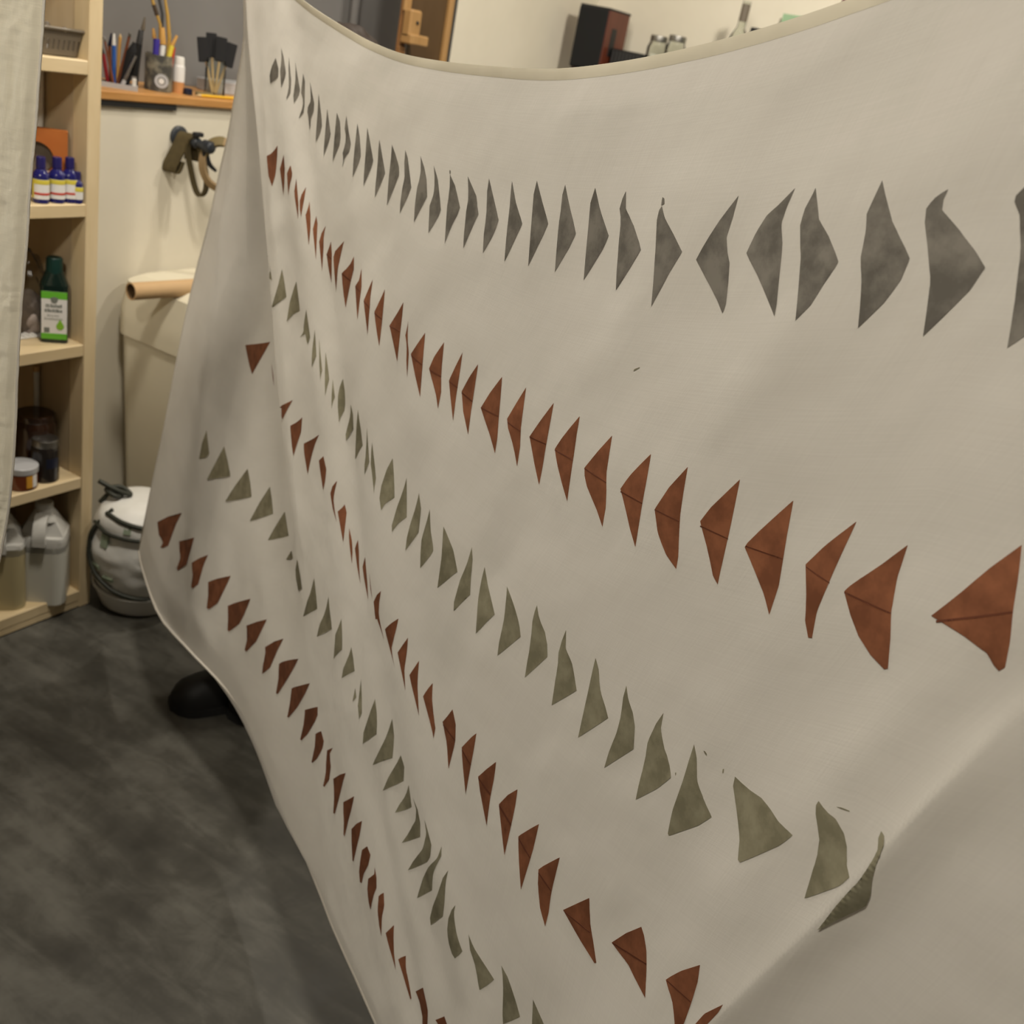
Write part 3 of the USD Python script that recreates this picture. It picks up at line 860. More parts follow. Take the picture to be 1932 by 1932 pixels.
# the long crossing fold at lower right
cr = np.array([(1180, 2110), (1360, 1932), (1460, 1840), (1560, 1748), (1645, 1660), (1700, 1600), (1800, 1487), (1932, 1335), (2100, 1140)], float)
_cx = np.interp(PX[..., 1], cr[::-1, 1], cr[::-1, 0])
dist = (PX[..., 0] - _cx) * 0.72                 # pixels beyond the crest, to lower right
al = np.clip((PX[..., 1] - 1230) / 330, 0, 1)
al = al * al * (3 - 2 * al)
ridge = np.where(dist < 0, np.exp(dist / 110.0) * 0.021, 0.021 - 0.033 * (1 - np.exp(-(np.maximum(dist, 0) / 70.0) ** 1.25)) + 0.020 * (1 - np.exp(-(np.maximum(dist - 70, 0) / 160.0) ** 1.5)))
e += isfront * ridge * al
_c2 = np.interp(PX[..., 1], [1000, 1250, 1500, 1750, 1950], [1990, 1800, 1560, 1360, 1180])
e += isfront * 0.006 * np.exp(-((PX[..., 0] - _c2) / 120.0) ** 2) * np.clip((PX[..., 1] - 1000) / 300, 0, 1)
# broad ripple
sv = np.cumsum(np.linalg.norm(np.diff(grid, axis=0, prepend=grid[:1]), axis=2), axis=0)
su = np.cumsum(np.linalg.norm(np.diff(grid, axis=1, prepend=grid[:, :1]), axis=2), axis=1)
q = np.stack([su, sv, np.zeros_like(su)], -1)
e += isfront * (meshkit.fbm(q * np.array([5.0, 3.0, 1]), 3, 5) - 0.5) * 0.012
e += (meshkit.fbm(q * np.array([18.0, 11.0, 1]), 3, 9) - 0.5) * 0.0022
fx = np.clip((np.arange(NC) - EDGE0) / 20.0, 0, 1)
fx[:NF - 4] = np.clip((NF - 4 - np.arange(NF - 4)) / 8.0, 0, 1) * np.clip(np.arange(NF - 4) / 6.0, 0, 1)
edge_fade = np.clip(np.minimum(bs / 0.03, (1 - bs) / 0.03), 0, 1)[:, None]
e *= fx[None, :] * (0.25 + 0.75 * edge_fade)
grid = grid + nrm * e[..., None]
PX = project(grid)
_ii = np.arange(NB * NC).reshape(NB, NC)
_q = np.stack([_ii[:-1, :-1], _ii[:-1, 1:], _ii[1:, 1:], _ii[1:, :-1]], -1).reshape(-1, 4)
CV = grid.reshape(-1, 3)
CF = np.vstack([_q[:, [0, 2, 1]], _q[:, [0, 3, 2]]])
_fn = np.cross(CV[CF[:, 1]] - CV[CF[:, 0]], CV[CF[:, 2]] - CV[CF[:, 0]])
keep = np.linalg.norm(_fn, axis=1) > 1e-10
CF = CF[keep]
cloth = thing('printed_cloth', 'large off-white hanging cotton cloth printed with rows of grey, olive and rust triangles', 'cloth')
fab = usdkit.mesh(stage, numbered(path_of(cloth), 'fabric'), (CV, CF), M['cotton'], True)
UsdGeom.PrimvarsAPI(fab).CreatePrimvar('wuv', Sdf.ValueTypeNames.Float3Array, 'vertex').Set([Gf.Vec3f(float(a), float(b), 0) for a, b in zip(su.ravel(), sv.ravel())])

# ---- hems: a doubled band along the top, rolled edges along the bottom and the side
def band(rows, cols, off, name, matname, label):
    P = grid[rows][:, cols]
    N = nrm[rows][:, cols]
    a, b2 = P + N * off, P - N * off
    r, c = P.shape[:2]
    ii = np.arange(r * c).reshape(r, c)
    qd = np.stack([ii[:-1, :-1], ii[:-1, 1:], ii[1:, 1:], ii[1:, :-1]], -1).reshape(-1, 4)
    v = np.vstack([a.reshape(-1, 3), b2.reshape(-1, 3)])
    qq = [qd, qd[:, ::-1] + r * c]
    rim = np.r_[ii[0, :], ii[1:, -1], ii[-1, -2::-1], ii[-2:0:-1, 0]]
    rim2 = np.roll(rim, -1)
    qq.append(np.stack([rim, rim2, rim2 + r * c, rim + r * c], -1))
    m = usdkit.mesh(stage, numbered(path_of(cloth), name), (v, np.vstack(qq)), M[matname], 40)
    tag(m, label)


# the top hem is re-cut so that it is about 11 mm wide everywhere
hb = []
for j in range(EDGE0, NC):
    col = grid[:, j]
    s = np.r_[0, np.cumsum(np.linalg.norm(np.diff(col, axis=0), axis=1))]
    ncol = nrm[:, j]
    pts = np.stack([np.interp(np.linspace(-0.0005, 0.0115, 5), s, col[:, k]) for k in range(3)], -1)
    pts[0] += (col[0] - col[1]) / np.linalg.norm(col[0] - col[1]) * 0.0006
    hb.append((pts, np.repeat(ncol[3:4], 5, 0)))
hp3 = np.array([h[0] for h in hb]).transpose(1, 0, 2)
hn3 = np.array([h[1] for h in hb]).transpose(1, 0, 2)
_th = np.array([.0005, .0006, .0005, .0004, .00012])[:, None, None]
_hv = np.vstack([(hp3 + hn3 * _th).reshape(-1, 3), (hp3 - hn3 * _th).reshape(-1, 3)])
_r, _c = hp3.shape[:2]
ii = np.arange(_r * _c).reshape(_r, _c)
qd = np.stack([ii[:-1, :-1], ii[:-1, 1:], ii[1:, 1:], ii[1:, :-1]], -1).reshape(-1, 4)
rim = np.r_[ii[0, :], ii[1:, -1], ii[-1, -2::-1], ii[-2:0:-1, 0]]
qq = np.vstack([qd, qd[:, ::-1] + _r * _c, np.stack([rim, np.roll(rim, -1), np.roll(rim, -1) + _r * _c, rim + _r * _c], -1)])
tag(usdkit.mesh(stage, numbered(path_of(cloth), 'top_hem'), (_hv, qq), M['cotton_hem'], 40), 'narrow doubled hem, a little darker than the cloth')
_hl = grid[-1]
obj('bottom_hem', tube(_hl[::3], 0.0028, 8), 'cotton_edge', cloth, True, 'pale rolled lower hem')
obj('side_hem', tube(grid[10:, 0][::2], 0.0022, 8), 'cotton_edge', cloth, True, 'pale rolled side hem')

# ---- the prints, each its own piece of ink lying on the cloth
_T2 = PX.reshape(-1, 3)
_tx, _ty, _td = _T2[CF][..., 0], _T2[CF][..., 1], _T2[CF][..., 2]
_bx0, _bx1, _by0, _by1 = _tx.min(1), _tx.max(1), _ty.min(1), _ty.max(1)
_vn = np.cross(np.gradient(grid, axis=1), np.gradient(grid, axis=0))
_vn /= np.linalg.norm(_vn, axis=2, keepdims=True) + 1e-12
_vn = _vn.reshape(-1, 3)


def on_cloth(pix):
    """Nearest cloth point under each pixel; NaN where there is none. Also the normal towards the lens."""
    pix = np.asarray(pix, float)
    x0, y0 = pix.min(0) - 2
    x1, y1 = pix.max(0) + 2
    cand = np.nonzero((_bx1 > x0) & (_bx0 < x1) & (_by1 > y0) & (_by0 < y1))[0]
    out = np.full((len(pix), 3), np.nan)
    nor = np.zeros((len(pix), 3))
    best = np.full(len(pix), 1e9)
    ax, ay = _tx[cand], _ty[cand]
    den = (ay[:, 1] - ay[:, 2]) * (ax[:, 0] - ax[:, 2]) + (ax[:, 2] - ax[:, 1]) * (ay[:, 0] - ay[:, 2])
    den = np.where(np.abs(den) < 1e-9, 1e-9, den)
    for i, (x, y) in enumerate(pix):
        w0 = ((ay[:, 1] - ay[:, 2]) * (x - ax[:, 2]) + (ax[:, 2] - ax[:, 1]) * (y - ay[:, 2])) / den
        w1 = ((ay[:, 2] - ay[:, 0]) * (x - ax[:, 2]) + (ax[:, 0] - ax[:, 2]) * (y - ay[:, 2])) / den
        w2 = 1 - w0 - w1
        ok = np.nonzero((w0 > -1e-4) & (w1 > -1e-4) & (w2 > -1e-4))[0]
        if len(ok) == 0:
            continue
        W = np.stack([w0[ok], w1[ok], w2[ok]], -1)
        iz = (W / _td[cand[ok]])
        dep = 1 / iz.sum(1)
        k = np.argmin(dep)
        ww = iz[k] * dep[k]
        tri = CF[cand[ok[k]]]
        out[i] = ww @ CV[tri]
        nn = ww @ _vn[tri]
        nn /= np.linalg.norm(nn) + 1e-12
        nor[i] = nn if nn @ (EYE - out[i]) > 0 else -nn
    return out, nor


def ink_mesh(poly, lift, cell):
    """Traced outline (pixels) laid onto the cloth: fine triangles that follow it."""
    g = sg.Polygon(poly).buffer(0)
    if g.geom_type != 'Polygon':
        g = max(g.geoms, key=lambda s: s.area)
    if g.area < 8:
        return None
    cell = max(cell, math.sqrt(g.area) / (14 if cell > 4 else 30))
    g = g.buffer(0.8).buffer(-0.8)
    L = g.exterior.length
    n = int(max(10, L / (cell * 0.6)))
    bd = np.array([g.exterior.interpolate(L * k / n).coords[0] for k in range(n)] + list(g.exterior.coords[:-1]))
    wob = meshkit.noise(np.c_[bd * 0.12, np.zeros(len(bd))], 3) - 0.5
    cen = np.array(g.centroid.coords[0])
    bd = bd + (bd - cen) / (np.linalg.norm(bd - cen, axis=1, keepdims=True) + 1e-6) * wob[:, None] * 1.6
    x0, y0, x1, y1 = g.bounds
    gx, gy = np.meshgrid(np.arange(x0, x1, cell), np.arange(y0, y1, cell))
    ins = np.c_[gx.ravel(), gy.ravel()]
    core = g.buffer(-cell * 0.45)
    if not core.is_empty and len(ins):
        import shapely
        ins = ins[shapely.contains_xy(core, ins[:, 0], ins[:, 1])]
    else:
        ins = np.zeros((0, 2))
    p = np.vstack([bd, ins])
    p = np.unique(np.round(p, 2), axis=0)
    try:
        tri = Delaunay(p, qhull_options='QJ Qbb').simplices
    except Exception:
        return None
    import shapely
    c = p[tri].mean(1)
    tri = tri[shapely.contains_xy(g.buffer(0.4), c[:, 0], c[:, 1])]
    P3, N3 = on_cloth(p)
    ok = ~np.isnan(P3[:, 0])
    dep = (P3 - EYE) @ Dc
    tri = tri[ok[tri].all(1)]
    if len(tri) == 0:
        return None
    dd = dep[tri]
    ext = np.linalg.norm(np.diff(P3[tri][:, [0, 1, 2, 0]], axis=1), axis=2).max(1)
    tri = tri[(dd.max(1) - dd.min(1) < 0.09) & (ext < 0.13)]
    if len(tri) == 0:
        return None
    from scipy.sparse import coo_matrix
    from scipy.sparse.csgraph import connected_components
    ed = np.vstack([tri[:, [0, 1]], tri[:, [1, 2]]])
    lab = connected_components(coo_matrix((np.ones(len(ed)), (ed[:, 0], ed[:, 1])), shape=(len(P3), len(P3))), directed=False)[1]
    big = np.bincount(lab[tri[:, 0]]).argmax()
    tri = tri[lab[tri[:, 0]] == big]
    P3 = P3 + N3 * lift
    a, b2, c2 = P3[tri[:, 0]], P3[tri[:, 1]], P3[tri[:, 2]]
    flip = np.einsum('ij,ij->i', np.cross(b2 - a, c2 - a), EYE - a) < 0
    tri[flip] = tri[flip][:, ::-1]
    used = np.unique(tri)
    re = np.full(len(P3), -1)
    re[used] = np.arange(len(used))
    return P3[used], re[tri]


WIN = {'A': (440, 60, .2588), 'B': (900, 260, .5342), 'C': (440, 460, .2588), 'D': (900, 600, .2588), 'E': (1300, 800, .3271), 'F': (700, 900, .2588),
       'G': (900, 1300, .3271), 'H': (1300, 1300, .3271), 'I': (240, 760, .2588), 'J': (500, 1160, .2588), 'K': (600, 1532, .2070)}
NMOT = 0
for row in PRINTS.strip().splitlines():
    key, *tok = row.split()
    x0, y0, k = WIN[key[1]]
    to_px = lambda s: (x0 + k * float(s.split(',')[0]), y0 + k * float(s.split(',')[1]))
    line = [t[1:] for t in tok if t[0] == '/']
    pts = [to_px(t) for t in tok if t[0] != '/']
    tone = {'g': 'ink_grey', 'r': 'ink_rust', 'o': 'ink_olive', 's': 'ink_olive'}[key[0]]
    crest = (key[1] == 'H' and pts[0][0] > 1650) or tok[0] == '1247,1140'
    im = ink_mesh(pts, 0.0019 if crest else 0.0006, 2.5 if crest else 5.0)
    if im is None:
        continue
    mp = usdkit.mesh(stage, numbered(path_of(cloth), 'ink_speck' if key[0] == 's' else 'printed_triangle'), im, M[tone], True)
    tag(mp, {'s': 'tiny stray ink speck', 'g': 'grey printed triangle', 'r': 'rust printed triangle', 'o': 'olive printed triangle'}[key[0]])
    NMOT += 1
    if line:
        a, b2 = (np.array(to_px(s)) for s in line)
        d = (b2 - a) / np.linalg.norm(b2 - a)
        nn = np.array([-d[1], d[0]]) * max(1.0, np.linalg.norm(b2 - a) * 0.015)
        mid = (a + b2) / 2 + nn * 0.5
        lm = ink_mesh([a - nn, mid - nn, b2 - nn, b2 + nn, mid + nn, a + nn], 0.00075, 3.0)
        if lm is not None:
            usdkit.mesh(stage, numbered(str(mp.GetPath()), 'overlap_line'), lm, M['ink_dark'], True)

# ------------------------------------------------------------------ things on the shelves
# each thing: column and row of its foot in the picture give the place on its shelf
def face_rz(p):
    """Rotation that turns local -y towards the lens."""
    v = EYE[:2] - np.asarray(p)[:2]
    return math.degrees(math.atan2(v[1], v[0])) + 90


def label_wrap(r, z0, z1, a0=-60, a1=60, n=14, lift=0.0006):
    """Curved label on a round body, facing local -y."""
    a = np.radians(np.linspace(a0, a1, n)) - math.pi / 2
    v, f = [], []
    for rr in (r + lift, r + 0.0001):
        for z in (z0, z1):
            v += [(rr * math.cos(t), rr * math.sin(t), z) for t in a]
    v = np.array(v)
    o = lambda k, i: k * n + i
    for i in range(n - 1):
        f += [[o(0, i), o(0, i + 1), o(1, i + 1), o(1, i)], [o(2, i + 1), o(2, i), o(3, i), o(3, i + 1)],
              [o(0, i + 1), o(0, i), o(2, i), o(2, i + 1)], [o(1, i), o(1, i + 1), o(3, i + 1), o(3, i)]]
    for i in (0, n - 1):
        f.append([o(0, i), o(1, i), o(3, i), o(2, i)])
    return trimesh.Trimesh(v, np.array([q for a4 in f for q in ([a4[0], a4[1], a4[2]], [a4[0], a4[2], a4[3]])]), process=False)


def ring_profile(pairs):
    return [(0, pairs[0][1])] + list(pairs) + [(0, pairs[-1][1])]


# four cobalt bottles on the second shelf
zb = SH['b']
for k, (px, lab, tall) in enumerate(((77, 'tall cobalt blue bottle, leftmost of the labelled row, beside the hanging plain cloth', 1), (107, 'tall cobalt blue bottle, middle one of the three tall labelled bottles on the shelf', 1), (131, 'tall cobalt blue bottle right beside the short blue bottle', 1), (153, 'short cobalt blue bottle with pale label next to the shelf side panel', 0))):
    p = fit_at(px, 0.026 if tall else 0.0135, zb, 0.017 if tall else 0.012)
    r = 0.0178 if tall else 0.0118
    t = thing('blue_bottle', lab, 'bottle', p, 'blue bottles on the shelf', face_rz(p))
    s = 1.0 if tall else 0.62
    H1 = 0.056 * (1 if tall else 0.74)
    body = lathe(ring_profile([(r * .9, 0), (r, 0.003), (r, H1), (r * .93, H1 + 0.007 * s), (r * .55, H1 + 0.016 * s), (r * .5, H1 + 0.019 * s)]))
    obj('glass', body, 'cobalt', t, 40)
    cz = H1 + 0.018 * s
    obj('cap', lathe(ring_profile([(r * .56, cz), (r * .58, cz + 0.002), (r * .56, cz + 0.022 * (1 if tall else .7)), (r * .50, cz + 0.0245 * (1 if tall else .7))]), 20), 'cobalt_cap', t, 40)
    L = obj('label', label_wrap(r, 0.010, H1 - 0.004, -75, 75), 'label_white', t, True)
    obj('yellow_band', label_wrap(r, H1 - 0.014, H1 - 0.0045, -74, 74, lift=0.0009), 'label_yellow', L, True)
    if tall:
        obj('yellow_edge', label_wrap(r, 0.011, H1 - 0.014, -74, -48, lift=0.0009), 'label_yellow', L, True)
        obj('red_band', label_wrap(r, 0.019, 0.024, -46, 74, lift=0.0009), 'label_red', L, True)
p = fit_at(60, 0.11, zb, 0.02)
t = thing('dark_bottle', 'dark blue bottle standing behind the leftmost tall blue bottle, half hidden', 'bottle', p, None, face_rz(p))
obj('glass', lathe(ring_profile([(0.017, 0), (0.018, 0.004), (0.018, 0.078), (0.010, 0.094), (0.009, 0.098)])), 'cobalt', t, 40)
obj('cap', lathe(ring_profile([(0.010, 0.097), (0.010, 0.120), (0.008, 0.122)]), 18), 'cobalt_cap', t, 40)

# orange-brown wooden frame with a round opening, behind the bottles
p = fit_at(86, 0.17, zb, 0.040)
g = sg.box(-0.062, 0, 0.045, 0.150).difference(sg.Point(-0.02, 0.085).buffer(0.037, quad_segs=10)).difference(sg.box(-0.045, -0.01, 0.022, 0.048))
t = thing('tape_holder', 'small orange-brown wooden holder with a round opening behind the blue bottles', 'holder', p, None, face_rz(p))
fm = trimesh.creation.extrude_polygon(g, 0.03)
fm.apply_transform(trimesh.transformations.rotation_matrix(math.pi / 2, [1, 0, 0]))
obj('frame', fm, 'orange_wood', t)
obj('inner_disc', move(lathe(ring_profile([(0.034, -0.004), (0.034, 0.004)]), 24), (-0.02, -0.008, 0.085), rx=90), 'taupe', t, label='dull disc inside the opening')
obj('dark_hub', move(lathe(ring_profile([(0.012, -0.006), (0.012, 0.006)]), 16), (-0.034, -0.014, 0.092), rx=90), 'handle_brown', t)
obj('pale_strip', box(-0.002, 0.018, -0.026, -0.022, 0.0, 0.06), 'paper', t)
# pale roll leaning at the back
p = fit_at(74, 0.22, zb, 0.012)
t = thing('paper_roll', 'thin pale paper roll leaning at the back of the second shelf', 'paper roll', p)
obj('roll', tube([(0, 0, 0.0), (-0.004, 0.004, 0.27)], 0.009, 14), 'paper', t)
obj('core', tube([(-0.004, 0.004, 0.2705), (-0.0041, 0.0041, 0.272)], 0.004, 10), 'kraft_dark', t)

# slotted basket on the top visible shelf
za = SH['a']
p = base_at(84, XF - 0.080, za)
t = thing('storage_basket', 'taupe plastic storage basket with slotted sides on the top shelf', 'basket', p)
wx, wy, hh = 0.125, 0.115, 0.055
bt, tp2 = 0.80, 1.0
def frustum_wall(sx, sy, k0, k1, z0, z1, th):
    o = rbox(1, 1, 1, 0.12)
    v = np.array(o.vertices)
    def warp(v, g):
        z = z0 + (z1 - z0) * v[:, 2]
        k = k0 + (k1 - k0) * v[:, 2]
        return np.c_[v[:, 0] * (sx * k - g), v[:, 1] * (sy * k - g), z]
    a = m3.Manifold.hull_points(warp(v, 0))
    b = m3.Manifold.hull_points(warp(v, 2 * th) + [0, 0, th])
    top = m3.Manifold.hull_points(np.vstack([warp(v, 2 * th) + [0, 0, (z1 - z0) * .6], warp(v, 2 * th) * [1.0, 1.0, 1] + [0, 0, (z1 - z0)]]))
    return (a - b) - top
bk = frustum_wall(wx, wy, 0.82, 1.0, 0, hh, 0.0025)
for i in range(8):
    yy = -0.045 + i * 0.0125
    for sx in (-1, 1):
        bk = bk - m3.Manifold.hull_points(np.array([(sx * 0.03, yy - .003, .014), (sx * 0.03, yy + .002, .014), (sx * 0.13, yy - .003, .014), (sx * 0.13, yy + .002, .014), (sx * 0.03, yy - .003, .034), (sx * 0.03, yy + .002, .034), (sx * 0.13, yy - .003, .034), (sx * 0.13, yy + .002, .034)]))
obj('body', bk, 'taupe', t, 30)
obj('rim', tube(np.array([(x, y, hh) for x, y in sg.box(-wx / 2 + .012, -wy / 2 + .012, wx / 2 - .012, wy / 2 - .012).buffer(.012).exterior.coords]), 0.004, 8, False), 'taupe', t, True)
obj('button', move(trimesh.creation.icosphere(2, 0.006), (wx / 2 - 0.004, 0.005, 0.055)), 'steel', t, True, 'shiny round stud')

# green bottle with label on the third shelf
zc = SH['c']
p = fit_at(102, 0.060, zc, 0.036)
t = thing('green_bottle', 'dark green bottle with a black shoulder and white label on the third shelf', 'bottle', p, None, face_rz(p))
gw, gd = 0.062, 0.050
def neck_hull(z0, w0, d0, z1, w1, d1, r0=0.012):
    a, b = rbox(w0, d0, 0.002, r0), rbox(w1, d1, 0.002, min(r0, w1 / 2.05))
    return m3.Manifold.hull_points(np.vstack([a.vertices + [0, 0, z0], b.vertices + [0, 0, z1 - 0.002]]))
body = m3.Manifold.batch_boolean([neck_hull(0, gw, gd, 0.135, gw, gd), neck_hull(0.133, gw, gd, 0.165, 0.040, 0.036, 0.016)], m3.OpType.Add)
obj('body', body, 'bottle_green', t, 40)
obj('cap', lathe(ring_profile([(0.0185, 0.163), (0.0195, 0.166), (0.0185, 0.198), (0.016, 0.201)]), 24), 'cap_green', t, 40)
yl = -gd / 2 - 0.0006
lab = obj('label', box(-0.028, 0.028, yl, yl + 0.0005, 0.010, 0.125), 'label_white', t)
obj('green_band', box(-0.028, 0.028, yl - 0.0004, yl, 0.108, 0.125), 'green_label', lab)
obj('green_band', box(-0.028, 0.028, yl - 0.0004, yl, 0.010, 0.024), 'green_label', lab)
obj('emblem', move(trimesh.creation.extrude_polygon(sg.Polygon([(-.009, .004), (0, .007), (.009, .004), (.006, -.006), (0, -.009), (-.006, -.006)]), 0.0004), (0, yl - 0.0004, 0.106), rx=90), 'label_text', lab)
# lines of print too blurred to read: rows of small uneven strokes
lr_ = random.Random(5)
for z, hgt, x0_, x1_, matl in ((.0870, .0085, -.0185, .0140, 'label_text'), (.0755, .0085, -.0205, .0180, 'label_text'), (.0655, .0045, -.0150, .0100, 'dull_print'), (.0570, .0050, -.0215, .0165, 'dull_print')):
    strokes, x_ = [], x0_
    while x_ < x1_:
        w_ = lr_.uniform(.0012, .0034)
        strokes.append(box(x_, x_ + w_, yl - .0004, yl, z, z + hgt * lr_.uniform(.7, 1.0)))
        x_ += w_ + lr_.uniform(.0005, .0012)
    tag(obj('print_line', cat(*strokes), matl, lab, False), kind='stuff')
dr = sg.Polygon([(0, .017)] + [(.0085 * math.cos(a), .0085 * math.sin(a)) for a in np.linspace(0.35, -math.pi - .35, 20)])
obj('leaf_drop', move(trimesh.creation.extrude_polygon(dr, 0.0004), (0.013, yl - 0.0003, 0.042), rx=90), 'drop_green', lab)
obj('small_mark', box(-0.022, -0.010, yl - 0.0004, yl, 0.026, 0.038), 'label_text', lab)
# clear bag of pale powder behind it
p = fit_at(54, 0.17, zc, 0.048)
t = thing('powder_bag', 'clear plastic bag of pale pinkish powder slumped behind the green bottle', 'bag', p)
def lump(sx, sy, sz, seed, amp=0.12, top=0.8):
    s = trimesh.creation.icosphere(4, 1.0)
    v = s.vertices.copy()
    v[:, 2] = np.where(v[:, 2] < -0.7, -0.7, v[:, 2])
    k = 1 + amp * (meshkit.fbm(v * 2.2 + 5, 3, seed) - 0.5) * 2
    v = v * k[:, None]
    v[:, 2] = (v[:, 2] - v[:, 2].min())
    v[:, 2] /= v[:, 2].max()
    sh = 1 - (1 - top) * v[:, 2] ** 1.5
    s.vertices = np.c_[v[:, 0] * sx / 2 * sh, v[:, 1] * sy / 2 * sh, v[:, 2] * sz]
    return s
obj('powder', lump(0.100, 0.085, 0.105, 3), 'powder_pink', t, True)
obj('bag_film', lump(0.108, 0.092, 0.205, 4, 0.16, 0.75), 'clear_plastic', t, True)
# white ruler-like strip lying along the shelf edge
p0, p1 = atz(36, 640, zc + 0.002), atz(101, 637, zc + 0.002)
p1[0] = p0[0] = min(p0[0], XF - 0.012)
t = thing('white_tray', 'flat white ridged plastic strip lying along the front of the third shelf', 'tray', ((p0[0] - 0.01), p1[1], zc))
L_ = 0.19
obj('base', box(-0.018, 0.012, -L_, 0, 0.0, 0.005, 0.0015), 'white_plastic', t)
for i in range(14):
    obj('ridge', box(-0.016, 0.010, -L_ + 0.008 + i * 0.0132, -L_ + 0.015 + i * 0.0132, 0.005, 0.008, 0.001), 'white_plastic', t)

# jars on the fourth shelf
zd = SH['d']
def jar(name, label, px, back, r, h, matn, lidm, lid_h, shoulder=0.85, groove=0.0, lid_r=0.9):
    p = fit_at(px, back, zd, r + .002)
    t = thing(name, label, 'jar', p, None, face_rz(p))
    obj('glass', lathe(ring_profile([(r * .93, 0), (r, 0.004), (r, h * .84), (r * .97, h * .90), (r * shoulder, h * .97), (r * shoulder, h)]), 32), matn, t, 40)
    if lidm:
        obj('lid', lathe(ring_profile([(r * lid_r, h - 0.004), (r * lid_r * 1.02, h - 0.002), (r * lid_r * 1.02, h + lid_h - 0.002), (r * lid_r * .97, h + lid_h)]), 32), lidm, t, 40)
    return t
jar('amber_jar', 'large dark amber glass jar at the back of the fourth shelf', 66, 0.172, 0.050, 0.140, 'amber_dark', 'amber_dark', 0.012, 0.9)
t = jar('coffee_jar', 'small dark jar with a metal lid and a black oval sticker on the fourth shelf', 85, 0.044, 0.033, 0.096, 'coffee', 'dull_metal', 0.014, 0.9, lid_r=0.92)
obj('oval_sticker', label_wrap(0.033, 0.040, 0.066, 5, 62), 'navy', t, True)
t = jar('brown_jar', 'low brown jar with a white lid and orange label beside the hanging cloth', 40, 0.040, 0.038, 0.046, 'rust_jar', 'silver_paint', 0.013, 1.0, lid_r=1.02)
obj('orange_label', label_wrap(0.038, 0.008, 0.040, 18, 42), 'label_orange', t, True)
obj('white_label', label_wrap(0.038, 0.008, 0.040, 42, 64), 'label_white', t, True)
p = fit_at(69, 0.215, zd, 0.009)
t = thing('glass_tube', 'narrow pale glass tube standing at the back of the fourth shelf', 'tube', p)
obj('glass', lathe(ring_profile([(0.006, 0), (0.007, 0.003), (0.007, 0.235), (0.006, 0.238)]), 14), 'jug_milky', t, 40)
obj('stopper', lathe(ring_profile([(0.0075, 0.236), (0.0075, 0.25)]), 12), 'kraft', t, 40)

# two gallon jugs on the bottom shelf
zz = SH['base']
def jug(label, px, back, liquid, rz, level):
    p = fit_at(px, back, zz, 0.066)
    t = thing('gallon_jug', label, 'jug', p, 'gallon jugs', rz)
    a, hb_ = 0.116, 0.165
    low = neck_hull(0, a, a, hb_ * level, a, a, 0.030)
    obj('liquid', low, liquid, t, 40, 'filled lower part')
    up = [neck_hull(hb_ * level, a, a, hb_, a, a, 0.030), neck_hull(hb_ - .002, a, a, hb_ + 0.012, a * .95, a * .95, 0.030),
          neck_hull(hb_ + .010, a * .95, a * .95, 0.247, 0.040, 0.040, 0.019)]
    u = m3.Manifold.batch_boolean(up, m3.OpType.Add)
    cut = m3.Manifold.hull_points(np.array([(x, y, z) for x in (-.09, .09) for y, z in ((-0.085, hb_ + .020), (-0.040, hb_ + .020), (-0.026, .222), (-0.085, .222))]))
    u = u - cut
    obj('shoulder', u, 'jug_milky', t, 40)
    hd = spline([(0, -0.022, 0.236), (0, -0.050, 0.226), (0, -0.066, 0.200), (0, -0.068, 0.172)], 16)
    obj('handle', ribbon(hd, (1, 0, 0), [0.030] * 16, 0.018), 'jug_milky', t, 40)
    obj('cap', lathe(ring_profile([(0.021, 0.245), (0.022, 0.247), (0.022, 0.264), (0.020, 0.266)]), 24), 'jug_milky', t, 40)
    return t, a
t, a = jug('milky gallon jug with water and a cap, right-hand one on the bottom shelf', 109, 0.100, 'jug_water', face_rz((XF, YF, 0)) - 8, 0.92)
obj('paper_label', box(-a / 2 - 0.0006, -a / 2, -0.05, 0.05, 0.035, 0.125), 'label_white', t)
obj('label_mark', box(-a / 2 - 0.0010, -a / 2 - 0.0006, -0.04, 0.0, 0.050, 0.062), 'print_green', t)
jug('gallon jug of yellowish liquid with a handle, left-hand one beside the hanging cloth', 3, 0.085, 'jug_yellow', face_rz((XF, YF, 0)) + 2, 1.0)

# ------------------------------------------------------------------ things on the ledge
XL = XW - 0.075                                 # their usual line, a little behind the edge
def led(px, back=0.075):
    return base_at(px, XW - back, ZL)
def hold(parent, a, b, r, matn, name, tip=None, tipm=None, tip_r=None, tip_len=0.03):
    a, b = np.asarray(a, float), np.asarray(b, float)
    o = obj(name, rod(a, b, r, r * .8), matn, parent, True)
    if tip:
        d = (b - a) / np.linalg.norm(b - a)
        obj(tip, tube([b - d * 0.004, b + d * tip_len * .45, b + d * tip_len], [r * .8, tip_r or r * 1.3, r * .3], 10), tipm, o, True)
    return o

# view-facing frame at the ledge: local x runs to the picture's right
def ledge_thing(name, label, catg, px, back=0.075, group=None):
    p = led(px, back)
    return thing(name, label, catg, p, group, face_rz(p)), mpp(p)

